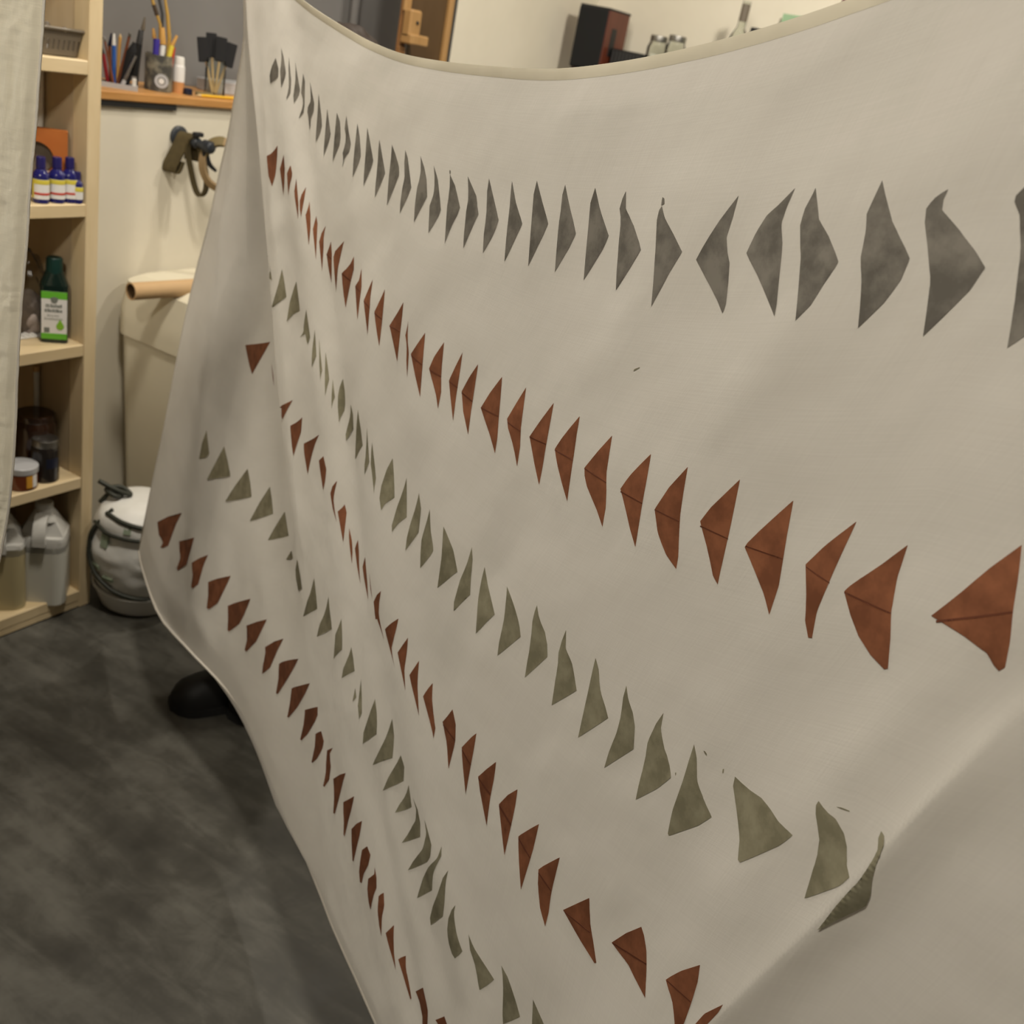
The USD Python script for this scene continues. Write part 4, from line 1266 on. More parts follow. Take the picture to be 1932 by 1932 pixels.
# left: pen tray with loose tools
t, k = ledge_thing('pen_tray', 'grey metal tray on the ledge next to the shelf unit', 'tray', 226, 0.060)
tr = m3.Manifold(m3.Mesh(*[np.asarray(x, d) for x, d in ((box(-.048, .044, -.030, .030, 0, .012).vertices, np.float32), (box(-.048, .044, -.030, .030, 0, .012).faces, np.uint32))])) - m3.Manifold(m3.Mesh(*[np.asarray(x, d) for x, d in ((box(-.045, .041, -.027, .027, .002, .02).vertices, np.float32), (box(-.045, .041, -.027, .027, .002, .02).faces, np.uint32))]))
obj('tray_body', tr, 'silver_paint', t)
obj('white_divider', box(.030, .040, -.026, -.018, .002, .030, .001), 'white_plastic', t)
P0 = led(226, 0.060)
RZ = face_rz(P0)
def tool(name, label, catg, parts, group='pens and tools in the tray'):
    """A stick-like tool standing in the tray, given in the tray's frame."""
    q = thing(name, label, catg, P0, group, RZ)
    for nm, path, r, mt in parts:
        obj(nm, tube(path, r, 9), mt, q, True)
S = mpp(P0)
LX = lambda px: (px - 226) * S
tool('maroon_pen', 'dark red pen leaning at the left of the tray', 'pen', [('barrel', [(LX(205), -.01, .008), (LX(196), 0, .075)], .005, 'red_pen'), ('tip', [(LX(196), 0, .074), (LX(194.5), .001, .088)], [.004, .001], 'black')])
tool('brown_brush', 'thin brown wooden brush handle crossing the blue pen', 'brush', [('handle', [(LX(215), -.016, .006), (LX(198), -.012, .108)], [.0035, .0025], 'handle_brown'), ('ferrule', [(LX(198), -.012, .107), (LX(196.5), -.0115, .117)], .003, 'steel')])
tool('blue_pen', 'bright blue pen with a white end in the tray', 'pen', [('barrel', [(LX(216), .0, .008), (LX(213.5), .004, .100)], .0052, 'blue_pen'), ('white_end', [(LX(213.5), .004, .099), (LX(213), .005, .128)], [.005, .003], 'white_plastic')])
tool('dark_brush', 'brush with dark teal bristles at the left of the tray', 'brush', [('handle', [(LX(210), .010, .006), (LX(206), .012, .098)], .004, 'handle_brown'), ('bristles', [(LX(206), .012, .097), (LX(209), .012, .128)], [.005, .002], 'navy')])
tool('red_brush', 'slim dark red brush leaning right behind the blue pen', 'brush', [('handle', [(LX(222), .014, .006), (LX(240), .016, .128)], [.0045, .0035], 'handle_brown'), ('ferrule', [(LX(240), .016, .127), (LX(241), .016, .136)], .0036, 'dull_metal')])
tool('honey_pencil', 'short honey-yellow pencil behind the pens in the tray', 'pencil', [('barrel', [(LX(221), .020, .006), (LX(224), .022, .122)], .004, 'bristle'), ('tip', [(LX(224), .022, .121), (LX(224.3), .022, .130)], [.004, .0008], 'handle_pale')])
tool('black_scraper', 'broad black-handled scraper leaning in the tray', 'scraper', [('handle', [(LX(233), -.004, .006), (LX(246), -.002, .088), (LX(255), 0, .112)], [.012, .016, .013], 'black_soft')])
tool('black_marker', 'thick black marker leaning over the scraper', 'marker', [('barrel', [(LX(252), -.008, .035), (LX(257), -.006, .115)], .009, 'black_gloss'), ('cap', [(LX(257), -.006, .114), (LX(260), -.004, .148)], [.008, .0065], 'charcoal')])
tool('silver_stylus', 'slanted silver stylus in front of the black scraper', 'stylus', [('shaft', [(LX(229), -.024, .006), (LX(252), -.020, .086)], [.0045, .0035], 'steel'), ('grip', [(LX(229), -.0243, .006), (LX(234), -.0235, .022)], .0055, 'silver_paint')])
tool('grey_brush', 'tall thin grey brush standing at the back of the tray', 'brush', [('handle', [(LX(256), .014, .006), (LX(263), .016, .150)], .003, 'charcoal'), ('bristles', [(LX(263), .016, .149), (LX(266), .016, .180)], [.006, .002], 'taupe')])

# patterned cup with brushes and pens
t, k = ledge_thing('brush_cup', 'dark patterned metal cup full of brushes on the ledge', 'cup', 298, 0.075)
PC = led(298, 0.075)
rc = 25 * mpp(PC)
hc = 0.092
obj('cup_wall', lathe([(0, 0), (rc * .97, 0), (rc, .003), (rc, hc), (rc * .95, hc), (rc * .95, .004), (0, .004)], 36), 'mesh_cup', t, 40)
obj('emblem_ring', move(lathe([(.010, -.001), (.018, -.001), (.018, .001), (.010, .001), (.010, -.001)], 24), (0.008, -rc - 0.001, 0.028), rx=90), 'silver_paint', t, label='round emblem on the cup')
obj('emblem_dot', move(lathe(ring_profile([(.0075, -.001), (.0075, .001)]), 18), (0.008, -rc - 0.001, 0.028), rx=90), 'label_white', t)
RZC = face_rz(PC)
SC = mpp(PC)
CX = lambda px: (px - 298) * SC
def cup_tool(name, label, catg, parts):
    q = thing(name, label, catg, PC, 'brushes and pens in the patterned cup', RZC)
    for nm, path, r, mt in parts:
        obj(nm, tube(path, r, 9), mt, q, True)
zt = lambda py: (170 - py) * SC * 1.10
cup_tool('tall_brush', 'tall brush with ochre handle end and dark ferrule, leftmost of the tall brushes', 'brush', [('handle', [(CX(300), 0, .01), (CX(297), .002, zt(66)), (CX(285), .004, zt(40)), (CX(276), .006, zt(14))], [.003, .004, .005, .003], 'handle_honey'), ('dark_grip', [(CX(291), .003, zt(53)), (CX(284.5), .004, zt(38))], .0056, 'bristle_dark')])
cup_tool('silver_brush', 'tall grey brush with a shiny ferrule between the two ochre brushes', 'brush', [('handle', [(CX(304), 0, .01), (CX(300), .004, zt(50)), (CX(292), .005, zt(22))], [.003, .004, .0045], 'charcoal'), ('ferrule', [(CX(293.5), .005, zt(27)), (CX(291), .005, zt(14))], [.006, .006], 'steel'), ('bristles', [(CX(291), .005, zt(14)), (CX(287), .006, zt(4))], [.006, .003], 'bristle_dark')])
cup_tool('ochre_brush', 'tall brush with golden handle, rightmost of the tall brushes', 'brush', [('handle', [(CX(310), 0, .01), (CX(314), .004, zt(85)), (CX(309), .005, zt(50)), (CX(302), .006, zt(20))], [.004, .0055, .005, .003], 'handle_honey')])
cup_tool('violet_marker', 'violet-blue marker top in the patterned cup', 'marker', [('cap', [(CX(291), -.012, .05), (CX(292), -.012, zt(89))], .0085, 'violet_pen'), ('grip', [(CX(291), -.012, .01), (CX(291), -.012, .05)], .008, 'navy')])
cup_tool('orange_brush', 'flat brush with orange bristles at the left of the patterned cup', 'brush', [('handle', [(CX(291), .004, .01), (CX(288), .005, zt(88))], .004, 'violet_pen'), ('bristles', [(CX(288), .005, zt(89)), (CX(285), .005, zt(74))], [.006, .003], 'bristle')])
cup_tool('wide_brush', 'wide pale brush with orange bristles in the middle of the patterned cup', 'brush', [('handle', [(CX(302), -.004, .01), (CX(303), -.004, zt(95))], .007, 'white_plastic'), ('bristles', [(CX(303), -.004, zt(96)), (CX(300), -.003, zt(70))], [.0095, .007], 'bristle')])
cup_tool('yellow_pen', 'yellow pen with an orange tip leaning right in the patterned cup', 'pen', [('barrel', [(CX(308), -.014, .04), (CX(319), -.010, zt(95))], .0065, 'yellow_pale'), ('tip', [(CX(319), -.010, zt(96)), (CX(327), -.006, zt(78))], [.0055, .0035], 'bristle')])
cup_tool('red_pen', 'red pen top at the right rim of the patterned cup', 'pen', [('barrel', [(CX(316), -.006, .03), (CX(321), -.004, zt(97))], .007, 'red_bright'), ('clip', [(CX(318), -.013, zt(108)), (CX(320), -.011, zt(98))], .0015, 'steel')])

# small bottle, peach paint below and pale top
t, k = ledge_thing('paint_bottle', 'small bottle half pale and half peach with a white cap beside the patterned cup', 'bottle', 336, 0.060)
r = 10.5 * k
obj('paint', lathe(ring_profile([(r * .95, 0), (r, .002), (r, .030)]), 24), 'peach_paint', t, 40)
obj('body', lathe(ring_profile([(r, .0295), (r, .066), (r * .9, .072), (r * .8, .075)]), 24), 'label_white', t, 40)
obj('cap', lathe(ring_profile([(r * .84, .074), (r * .86, .076), (r * .80, .092), (r * .7, .094)]), 20), 'white_plastic', t, 40)
# dark round cap and palette knife lying down
t, k = ledge_thing('paint_pot', 'small dark navy paint pot on the ledge left of the glass jar', 'pot', 354, 0.040)
obj('lid', move(lathe(ring_profile([(.012, 0), (.013, .002), (.012, .015), (.009, .017)]), 22), (0, 0, 0)), 'navy', t, 40)
obj('ridge', move(lathe([(.0125, .004), (.0138, .005), (.0125, .006)], 22), (0, 0, 0)), 'black', t, 40)
p = led(372, 0.035)
t = thing('palette_knife', 'small tan-handled knife lying on the ledge beside the dark lid', 'knife', p, None, 0)
obj('handle', tube([(0, -.004, .006), (0.004, .05, .006)], [.005, .006], 10), 'canvas_khaki', t, True)
obj('blade', box(-.004, .006, .05, .105, .004, .006), 'charcoal', t)
# clear jar of black foam brushes
t, k = ledge_thing('foam_brush_jar', 'clear glass jar holding black foam brushes on the ledge', 'jar', 404, 0.085)
PJ = led(404, 0.085)
rj = 18.5 * mpp(PJ)
hj = 0.096
obj('glass', lathe([(0, 0), (rj * .95, 0), (rj, .004), (rj, hj - .012), (rj * .9, hj - .006), (rj * .9, hj), (rj * .86, hj), (rj * .86, hj - .008), (rj * .95, hj - .014), (rj * .95, .006), (0, .005)], 36), 'clear_glass', t, 40)
obj('rim', lathe([(rj * .86, hj - .002), (rj * .93, hj - .002), (rj * .93, hj + .001), (rj * .86, hj + .001), (rj * .86, hj - .002)], 30), 'clear_plastic', t, 40)
RJ, SJ = face_rz(PJ), mpp(PJ)
for i, (fx0, fx1, zt1, tilt, dy, lab) in enumerate(((-6, -21, 0.150, -8, 0.006, 'black foam brush leaning left in the glass jar'), (-2, -9, 0.164, -3, 0.012, 'black foam brush standing tallest, second from left in the jar'), (2, 6, 0.158, 2, 0.004, 'black foam brush with a pale handle in front, third from left in the jar'), (5, 20, 0.148, 9, 0.010, 'black foam brush leaning right in the glass jar'))):
    q = thing('foam_brush', lab, 'brush', PJ, 'foam brushes in the glass jar', RJ)
    a = np.array([fx0 * SJ * .6, -.006 + dy * .6, .006])
    b = np.array([fx1 * SJ, dy, zt1 - 0.050])
    obj('handle', rod(a, b, .0032), 'handle_pale', q, True)
    d = (b - a) / np.linalg.norm(b - a)
    hd = cat(box(-.0150, .0150, -.008, .008, -.040, .026, .002))
    w_ = hd.vertices[:, 2] > 0.01
    hd.vertices[w_] *= [1.0, 0.35, 1]
    obj('foam', move(hd, b + d * .024, ry=tilt), 'black_soft', q, 30)
# yellow pencil on the edge
p = led(416, 0.010)
t = thing('yellow_pencil', 'yellow pencil lying along the edge of the ledge by the printed cloth', 'pencil', p)
obj('barrel', tube([(0, -.075, .0045), (0, .09, .0045)], .0042, 6), 'yellow', t)
obj('tip', tube([(0, -.075, .0045), (0, -.092, .0045)], [.004, .0006], 6), 'handle_pale', t)
p = led(430, 0.16)
t = thing('pale_box', 'low pale grey box at the back of the ledge behind the pencil', 'box', p)
obj('box_body', box(-.04, .04, -.09, .12, 0, .030, .002), 'silver_paint', t)
obj('lid', box(-.041, .041, -.091, .121, .028, .034, .002), 'silver_paint', t)

# ------------------------------------------------------------------ iron peg with straps on the half wall
ph = atx(338, 258, XW + 0.004)
zr = ph[2]
t = thing('iron_peg', 'black iron pipe peg with a round wall flange on the cream half wall', 'peg', (XW, ph[1], zr))
obj('flange', move(lathe(ring_profile([(.029, 0), (.029, .007), (.025, .011), (.016, .012), (.015, .024)]), 30), (0.0, 0, 0), ry=90), 'iron', t, 40)
obj('pipe', tube([(.012, 0, 0), (.118, 0, -.004)], .0105, 16), 'iron', t, True)
obj('coupling', tube([(.058, 0, -.002), (.078, 0, -.003)], .0145, 16), 'iron', t, True)
obj('end_cap', tube([(.100, 0, -.0035), (.104, 0, -.0035), (.128, 0, -.0045), (.133, 0, -.0045)], [.012, .0165, .0165, .012], 16), 'iron', t, True)
obj('hook', tube(spline([(.110, 0, -.010), (.108, .002, -.028), (.115, .010, -.050), (.128, .024, -.066)], 16), np.linspace(.012, .004, 16), 12), 'black_soft', t, True, 'black curved hook below the end cap')
pr = np.array([XW, ph[1], zr])
LAT = np.array([.78, .62, 0.0])
t = thing('wide_strap', 'wide olive canvas strap folded over the peg next to its wall flange', 'strap', pr)
pth = spline([(.040, .016, -.055), (.040, .0165, -.010), (.038, .010, .0125), (.036, -.006, .0125), (.033, -.018, -.012), (.026, -.032, -.046), (.020, -.044, -.078), (.019, -.042, -.090), (.022, -.030, -.086), (.026, -.022, -.060)], 50)
obj('webbing', ribbon(pth, (1, .25, 0.0), .046, .004), 'canvas_olive', t, 40)
obj('stitch_end', ribbon(pth[-6:] + [0.0, .004, 0], (1, .25, 0), .040, .004), 'canvas_khaki', t, 40)
t = thing('loop_strap', 'narrow olive strap hanging in a long loop from the middle of the peg', 'strap', pr)
l0 = np.array([.076, -.002, -.002])
pth = np.array([l0 + LAT * x + np.array([-.30, .38, 0]) * y + Zv * z for x, y, z in spline([(-.016, .0, .008), (-.024, .0, -.020), (-.012, 0, -.075), (.004, 0, -.125), (.018, 0, -.139), (.030, 0, -.122), (.030, .004, -.088), (.020, .008, -.050), (.006, .010, -.012), (-.006, .008, .010), (-.016, .0, .008)], 70)])
obj('webbing', ribbon(pth, LAT * .55 + np.array([-.62, .78, 0.0]) * .8, .018, .005), 'canvas_olive', t, 40)
obj('buckle', box(.068, .086, -.016, .014, .0145, .026, .003), 'black_soft', t)
t = thing('tan_strap', 'tan canvas strap looped in a ring over the end of the peg', 'strap', pr)
th = np.linspace(math.radians(80), math.radians(80 + 358), 60)
c0 = np.array([.112, .0, -.047]) + LAT * .040
pth = c0 + LAT * (.050 * np.cos(th))[:, None] + Zv * (.062 * np.sin(th))[:, None] + np.array([-.62, .78, 0]) * (.004 * np.sin(th / 2))[:, None]
rad = (pth - c0) / np.linalg.norm(pth - c0, axis=1, keepdims=True)
sd_ = rad * .8 + np.array([-.62, .78, 0]) * .6
obj('webbing', ribbon(pth, sd_, .024, .008), 'canvas_tan', t, 40)
obj('khaki_patch', ribbon(pth[1:14], sd_[1:14], .026, .0105), 'canvas_khaki', t, 40)

# ------------------------------------------------------------------ big bin, tube, sack
pb = atx(232, 560, XW + 0.16)
zb_ = atx(290, 550, XW + 0.20)[2]
zb_ -= 0.012
t = thing('plastic_bin', 'tall cream translucent plastic bin against the half wall', 'bin', (XW + 0.175, pb[1] + 0.30, 0))
def taper(sx0, sy0, sx1, sy1, z0, z1, r):
    a, b = rbox(sx0, sy0, .002, r), rbox(sx1, sy1, .002, r)
    return m3.Manifold.hull_points(np.vstack([a.vertices + [0, 0, z0], b.vertices + [0, 0, z1 - .002]]))
bod = taper(.28, .35, .32, .40, 0, zb_ - .13, .05)
obj('body', bod, 'bin_plastic', t, 40)
hd_ = m3.Manifold.batch_boolean([taper(.335, .415, .335, .415, zb_ - .135, zb_ - .10, .055), taper(.335, .415, .31, .39, zb_ - .10, zb_ - .02, .055), taper(.31, .39, .25, .33, zb_ - .021, zb_, .05)], m3.OpType.Add)
rec = taper(.05, .26, .05, .26, zb_ - .092, zb_ - .030, .02).translate((.165, 0.02, 0))
obj('lid', hd_ - rec, 'bin_plastic', t, 40)
sx_ = .1565
obj('sticker', box(.146, .1515, -.17, -.09, zb_ - .33, zb_ - .235), 'sticker', t, label='pale green sticker')
for i in range(5):
    obj('rib', box(.13, .151 - i * 0.0, -.17 + i * .085, -.155 + i * .085, .05, zb_ - .16, .004), 'bin_plastic', t)
tz = zb_ + .021
pt = atx(255, 531, XW + 0.23)
t = thing('cardboard_tube', 'brown cardboard tube lying on top of the cream bin', 'tube', (XW + 0.215, pt[1], tz + 0.003))
r0 = .0225
obj('tube_wall', move(lathe([(r0 - .0035, 0), (r0, 0), (r0, .50), (r0 - .0035, .50), (r0 - .0035, 0)], 32), (0, 0, 0), rx=-90, rz=-6), 'kraft', t, 40)
obj('inner_liner', move(lathe([(r0 - .0045, .0015), (r0 - .0036, .0015), (r0 - .0036, .4985), (r0 - .0045, .4985), (r0 - .0045, .0015)], 28), (0, 0, 0), rx=-90, rz=-6), 'kraft_dark', t, 40)

pk = atz(262, 1166, 0.0)
dk = (pk - EYE)[:2] / np.linalg.norm((pk - EYE)[:2])
ck = np.r_[pk[:2] + dk * 0.105, 0]
rk = 0.162
zt_ = zat(938, ck)
t = thing('white_sack', 'bulging glossy white plastic sack in a bucket, strapped with dark cord, beside the shelf unit', 'sack', ck)
nz = 40
prof = spline([(0.088, 0.0), (0.100, 0.02), (0.122, 0.09), (0.134, 0.15), (0.132, 0.20), (0.116, zt_ - .035), (0.086, zt_ - .010), (0.042, zt_ - .002), (0.0, zt_)], nz)
sk = trimesh.creation.revolve(np.vstack([[0, 0], prof]), sections=72)
v = np.array(sk.vertices)
rr = np.hypot(v[:, 0], v[:, 1])
dsp = (meshkit.fbm(v * [11, 11, 22], 4, 21) - .5) * .026 * np.clip((v[:, 2] - .05) / .08, 0, 1)
v[:, :2] *= (1 + dsp / np.maximum(rr, .03))[:, None]
sk.vertices = v
obj('sack_skin', sk, 'sack_white', t, True)
obj('bucket', lathe([(0, 0), (.096, 0), (.104, .006), (.124, .062), (.127, .062), (.1265, .066), (.120, .066), (.097, .010), (0, .008)], 48), 'white_plastic', t, 40)
# cords: one sagging loop down the left and front, two over the shoulder
A0 = math.degrees(math.atan2(*(EYE - ck)[:2][::-1]))
def on_sack(deg, z, lift=.006):
    r = np.interp(z, prof[:, 1][::1], prof[:, 0]) + lift
    a = math.radians(A0 + deg)
    return (r * math.cos(a), r * math.sin(a), z)
c1 = spline([on_sack(-52, zt_ - .012), on_sack(-66, .245), on_sack(-72, .20), on_sack(-68, .15), on_sack(-54, .110), on_sack(-30, .082), on_sack(0, .068), on_sack(32, .064), on_sack(62, .072)], 60)
obj('cord', tube(c1, .0062, 8), 'cord', t, True)
c2 = spline([on_sack(-70, zt_ - .055), on_sack(-40, zt_ - .064), on_sack(-5, zt_ - .066), on_sack(30, zt_ - .066), on_sack(60, zt_ - .06)], 40)
obj('cord', tube(c2, .0050, 8), 'cord', t, True)
c3 = spline([on_sack(-55, zt_ - .020), on_sack(-25, zt_ - .026), on_sack(5, zt_ - .034), on_sack(40, zt_ - .036)], 40)
obj('cord', tube(c3, .0062, 8), 'cord', t, True)
def off(dx, dy, z):
    a = math.radians(A0)
    return (-math.sin(a) * dx + math.cos(a) * dy, math.cos(a) * dx + math.sin(a) * dy, z)
knot = spline([off(-.110, .0, zt_ - .02), off(-.085, .0, zt_ + .008), off(-.055, -.01, zt_ + .004), off(-.070, .02, zt_ + .008), off(-.095, .0, zt_ + .018), off(-.060, -.02, zt_ + .018), off(-.035, .0, zt_ + .006), off(-.07, .01, zt_ + .022), off(-.115, .0, zt_ + .042)], 70)
obj('knot', tube(knot, .0064, 8), 'cord', t, True)
for dg, z, wv, hv in ((-46, .225, 10, .035), (-58, .14, 12, .012), (-40, .115, 14, .01), (-18, zt_ - .045, 9, .018), (22, .12, 5, .045), (4, .20, 12, .030)):
    q = [on_sack(dg + a, z + b, .004) for a, b in ((-wv / 2, -hv / 2), (wv / 2, -hv / 2), (wv / 2, hv / 2), (-wv / 2, hv / 2))]
    qi = [on_sack(dg + a, z + b, -.002) for a, b in ((-wv / 2, -hv / 2), (wv / 2, -hv / 2), (wv / 2, hv / 2), (-wv / 2, hv / 2))]
    obj('green_print', trimesh.convex.convex_hull(np.array(q + qi)), 'print_green', t)
# dark canister and hose behind the sack
cb = base_at(266, ck[0] + 0.075, 0.2)
cb = np.r_[cb[0], max(cb[1], ck[1] + .205), 0]
t = thing('dark_canister', 'dark grey canister with a curved black hose behind the white sack', 'canister', cb)
zc_ = zat(868, cb)
obj('tank', lathe(ring_profile([(.044, 0), (.048, .008), (.048, zc_ - .075), (.040, zc_ - .050), (.018, zc_ - .045)]), 32), 'charcoal', t, 40)
hs = spline([(-.040, -.030, zc_ - .12), (-.045, -.035, zc_ - .045), (-.025, -.025, zc_ - .008), (.005, .0, zc_), (.040, .030, zc_ - .008)], 30)
obj('hose', tube(hs, .008, 10), 'cord', t, True)

# ------------------------------------------------------------------ easel and brown door panel beyond the cloth
pe = atx(766, 50, XW + 0.03)
t = thing('wooden_easel', 'wooden easel mast with a canvas-holder block, seen above the cloth', 'easel', (XW + 0.03, pe[1], 0))
zT, zB = zat(16, pe), zat(70, pe)
wE = 17 * mpp(pe)
obj('mast', box(-.022, -.008, -wE * .5, wE * .9, 0.005, 2.1, .003), 'oak_dark', t)
obj('front_rail', box(-.009, .004, -wE * .75, wE * .40, zT - .01, 2.1, .003), 'oak', t)
obj('holder_block', box(.004, .040, -wE, wE, zB, zT, .006), 'oak', t)
obj('holder_lip', box(.004, .050, -wE, wE * 2.3, zB - .018, zB + .014, .004), 'oak', t)
obj('lower_rail', box(-.012, .006, -wE * .9, wE * .25, .3, zB - .03, .003), 'oak_dark', t)
obj('metal_strip', box(-.010, .000, wE * .30, wE * .55, .3, zB - .02, .001), 'silver_paint', t)
obj('screw', move(lathe(ring_profile([(.006, 0), (.006, .003), (.004, .005)]), 14), (.040, wE * .15, (zT + zB) / 2 + .006), ry=90), 'black', t)
for s in (-1, 1):
    obj('leg', rod((.0, s * .02, .9), (.10, s * .28 if s < 0 else .2, .01), .014, .014, 8), 'oak_dark', t)
p0, p1 = atx(783, 50, XW + 0.0), atx(857, 50, XW + 0.0)
t = thing('brown_door_panel', 'dark brown wooden panel with a pale edge strip leaning by the white wall', 'panel', (XW, 0, 0))
ysp = atx(838, 50, XW)[1]
obj('panel', box(-.010, .002, pe[1] + .02, ysp, ZL + .001, 2.15, .003), 'brown_panel', t)
obj('edge_strip', box(-.010, .014, ysp, p1[1] - .035, ZL + .001, 2.15, .003), 'oak', t, label='pale edge strip')
obj('back_strip', box(-.010, .002, p1[1] - .035, p1[1] - .004, ZL + .001, 2.15), 'charcoal', t)
# grey pipe on the grey wall
pg = atx(674, 20, XG + 0.03)
t = thing('wall_pipe', 'grey painted pipe running up the grey wall', 'pipe', (XG + 0.02, pg[1], ZL))
obj('pipe', tube([(0, 0, 0.001), (0, 0, CEIL - ZL - .001)], .016, 14), 'wall_grey', t, True)
for z in (.12, .75):
    obj('bracket', box(-.02, .006, -.026, .026, z, z + .018, .002), 'wall_grey', t)

# ------------------------------------------------------------------ speaker, jars and bottle on the back shelf
YS = YB - 0.30
ps = np.array([aty(1083, 70, YS)[0], YS, 0])
ps2 = aty(1140, 70, YS)
ZS = 1.545
zt_s = aty(1110, 9, YS)[2]
t = thing('back_shelf', 'thin dark shelf along the back wall carrying the speaker and bottles', 'shelf')
obj('board', box(ps[0] + .02, 0.4, YB - .32, YB - .001, ZS - .025, ZS, .002), 'charcoal', t)
for x in (-1.7, -.8, .1):
    obj('bracket', box(x - .012, x + .012, YB - .26, YB - .002, ZS - .16, ZS - .025, .002), 'iron', t)
t = thing('loudspeaker', 'black-fronted loudspeaker with a cherry wood cabinet in the corner', 'speaker', (ps[0], YS, ZS))
ws, hs_ = ps2[0] - ps[0], zt_s - ZS
obj('cabinet', box(0, ws, .008, .20, 0, hs_, .006), 'cherry', t)
obj('grille', box(.002, ws - .002, -.006, .010, .004, hs_ - .004, .006), 'grille', t, label='black cloth grille')
obj('side_port', box(ws - .001, ws + .002, .055, .10, hs_ * .28, hs_ * .72, .001), 'black', t, label='dark slot in the side')
obj('top_trim', box(-.001, ws + .001, .006, .201, hs_ - .006, hs_ + .003, .002), 'black', t)
px_ = aty(1200, 102, YB - .12)
t = thing('black_tray', 'low black ribbed tray beside the loudspeaker', 'tray', (px_[0], YB - .14, ZS))
hh_ = aty(1190, 98, YB - .14)[2] - ZS
obj('tray_body', box(-.060, .075, -.09, .09, 0, hh_, .004), 'black', t)
for i in range(8):
    obj('rib', box(-.054 + i * .016, -.047 + i * .016, -.094, -.088, .01, hh_ - .008, .001), 'charcoal', t)
for px, lab in ((1245, 'glass jar with a dull metal lid, left of the two lidded jars'), (1280, 'glass jar with a dull metal lid, right of the two lidded jars')):
    q = aty(px, 68, YB - .16)
    t = thing('lidded_jar', lab, 'jar', (q[0], YB - .16, ZS), 'lidded glass jars on the back shelf')
    h = q[2] - ZS
    obj('glass', lathe([(0, 0), (.038, 0), (.041, .004), (.041, h - .045), (.034, h - .028), (.034, h - .020), (.031, h - .020), (.031, h - .03), (.038, h - .047), (.038, .006), (0, .005)], 32), 'clear_glass', t, 40)
    obj('lid', lathe(ring_profile([(.034, h - .022), (.035, h - .020), (.035, h - .003), (.033, h)]), 32), 'dull_metal', t, 40)
    obj('contents', lathe(ring_profile([(.036, .007), (.037, .012), (.037, h - .075), (.030, h - .07)]), 24), 'paper', t, 40)
q = aty(1408, 2, YB - .16)
t = thing('clear_bottle', 'tall clear glass bottle with a white label on the back shelf', 'bottle', (aty(1396, 60, YB - .16)[0], YB - .16, ZS))
h = q[2] - ZS
obj('glass', lathe([(0, 0), (.036, 0), (.039, .004), (.039, h * .55), (.034, h * .64), (.016, h * .74), (.0145, h - .01), (.016, h - .008), (.016, h), (.012, h), (.012, h * .74), (.03, h * .64), (.036, h * .55), (.036, .006), (0, .005)], 36), 'clear_glass', t, 40)
obj('label', label_wrap(.039, h * .18, h * .52, -80, 40), 'label_white', t, True)
obj('neck_sleeve', lathe([(.0162, h * .80), (.0168, h * .80), (.0168, h * .97), (.0162, h * .97), (.0162, h * .80)], 20), 'taupe', t, 40)
q = aty(1422, 52, YB - .14)
t = thing('black_clip', 'small black clip object right of the clear bottle', 'clip', (q[0] + .01, YB - .14, ZS))
h = q[2] - ZS
obj('stand', box(-.018, .016, -.012, .012, 0, h, .003), 'black', t)
obj('jaw', box(-.010, .045, -.010, .010, h - .016, h - .002, .003), 'black_gloss', t)
q, q2 = aty(1474, 28, YB - .05), aty(1532, 28, YB - .05)
t = thing('green_card', 'pale green picture card propped against the back wall', 'card', (q[0], YB - .05, ZS))
h = (q[2] + q2[2]) / 2 - ZS
obj('card', move(box(0, q2[0] - q[0], -.002, .0, 0, h), (0, .0, 0), rx=-4), 'card_green', t)
obj('pink_patch', move(box(.004, .035, -.0026, -.002, h - .08, h - .035), (0, 0, 0), rx=-4), 'card_pink', t)
obj('pink_patch', move(box(.085, .125, -.0026, -.002, h - .045, h - .020), (0, 0, 0), rx=-4), 'card_pink', t)
q = aty(1615, 3, YB - .16)
t = thing('maroon_box', 'dark maroon box end just showing above the cloth at the top', 'box', (q[0], YB - .16, ZS))
obj('box_body', box(-.035, .040, -.05, .05, 0, q[2] - ZS + .004, .003), 'maroon', t)
obj('lid', box(-.037, .042, -.052, .052, q[2] - ZS - .02, q[2] - ZS + .008, .003), 'maroon', t)

# ------------------------------------------------------------------ plain cloth at the left edge of the picture
edge = spline([(112, -420), (100, -220), (92, -90), (85, 0), (80, 90), (72, 200), (65, 290), (58, 380), (54, 450), (46, 540), (41, 600), (37, 680), (32, 750), (29, 830), (22, 910), (17, 950), (8, 1000), (-6, 1070), (-30, 1130)], 260)
# it hangs upright across the view, about a metre away
d0 = EYE + ray(40, 400) * (1.12 / FPX)
_n = np.array([Fv @ [1, 0, 0], Fv @ [0, 1, 0], 0]) + 0.15 * Rv
_n /= np.linalg.norm(_n)
rows, cols = 330, 150
G = np.zeros((rows, cols, 3))
ts = np.linspace(0, 1, rows)
ey = np.interp(ts, np.linspace(0, 1, len(edge)), edge[:, 1])
ex = np.interp(ts, np.linspace(0, 1, len(edge)), edge[:, 0])
for i in range(rows):
    e3 = at_plane(ex[i], ey[i], _n, _n @ d0)
    lft = -np.cross(_n, Zv)
    lft = lft / np.linalg.norm(lft)
    if lft @ Rv > 0:
        lft = -lft
    G[i] = e3 + lft * (np.linspace(0, 1, cols) ** 1.2)[:, None] * 0.55
uu = np.linspace(0, 1, cols) ** 1.2 * 0.55
qq_ = np.stack([np.broadcast_to(uu, (rows, cols)), np.broadcast_to((ts * 1.25)[:, None], (rows, cols)), np.zeros((rows, cols))], -1)
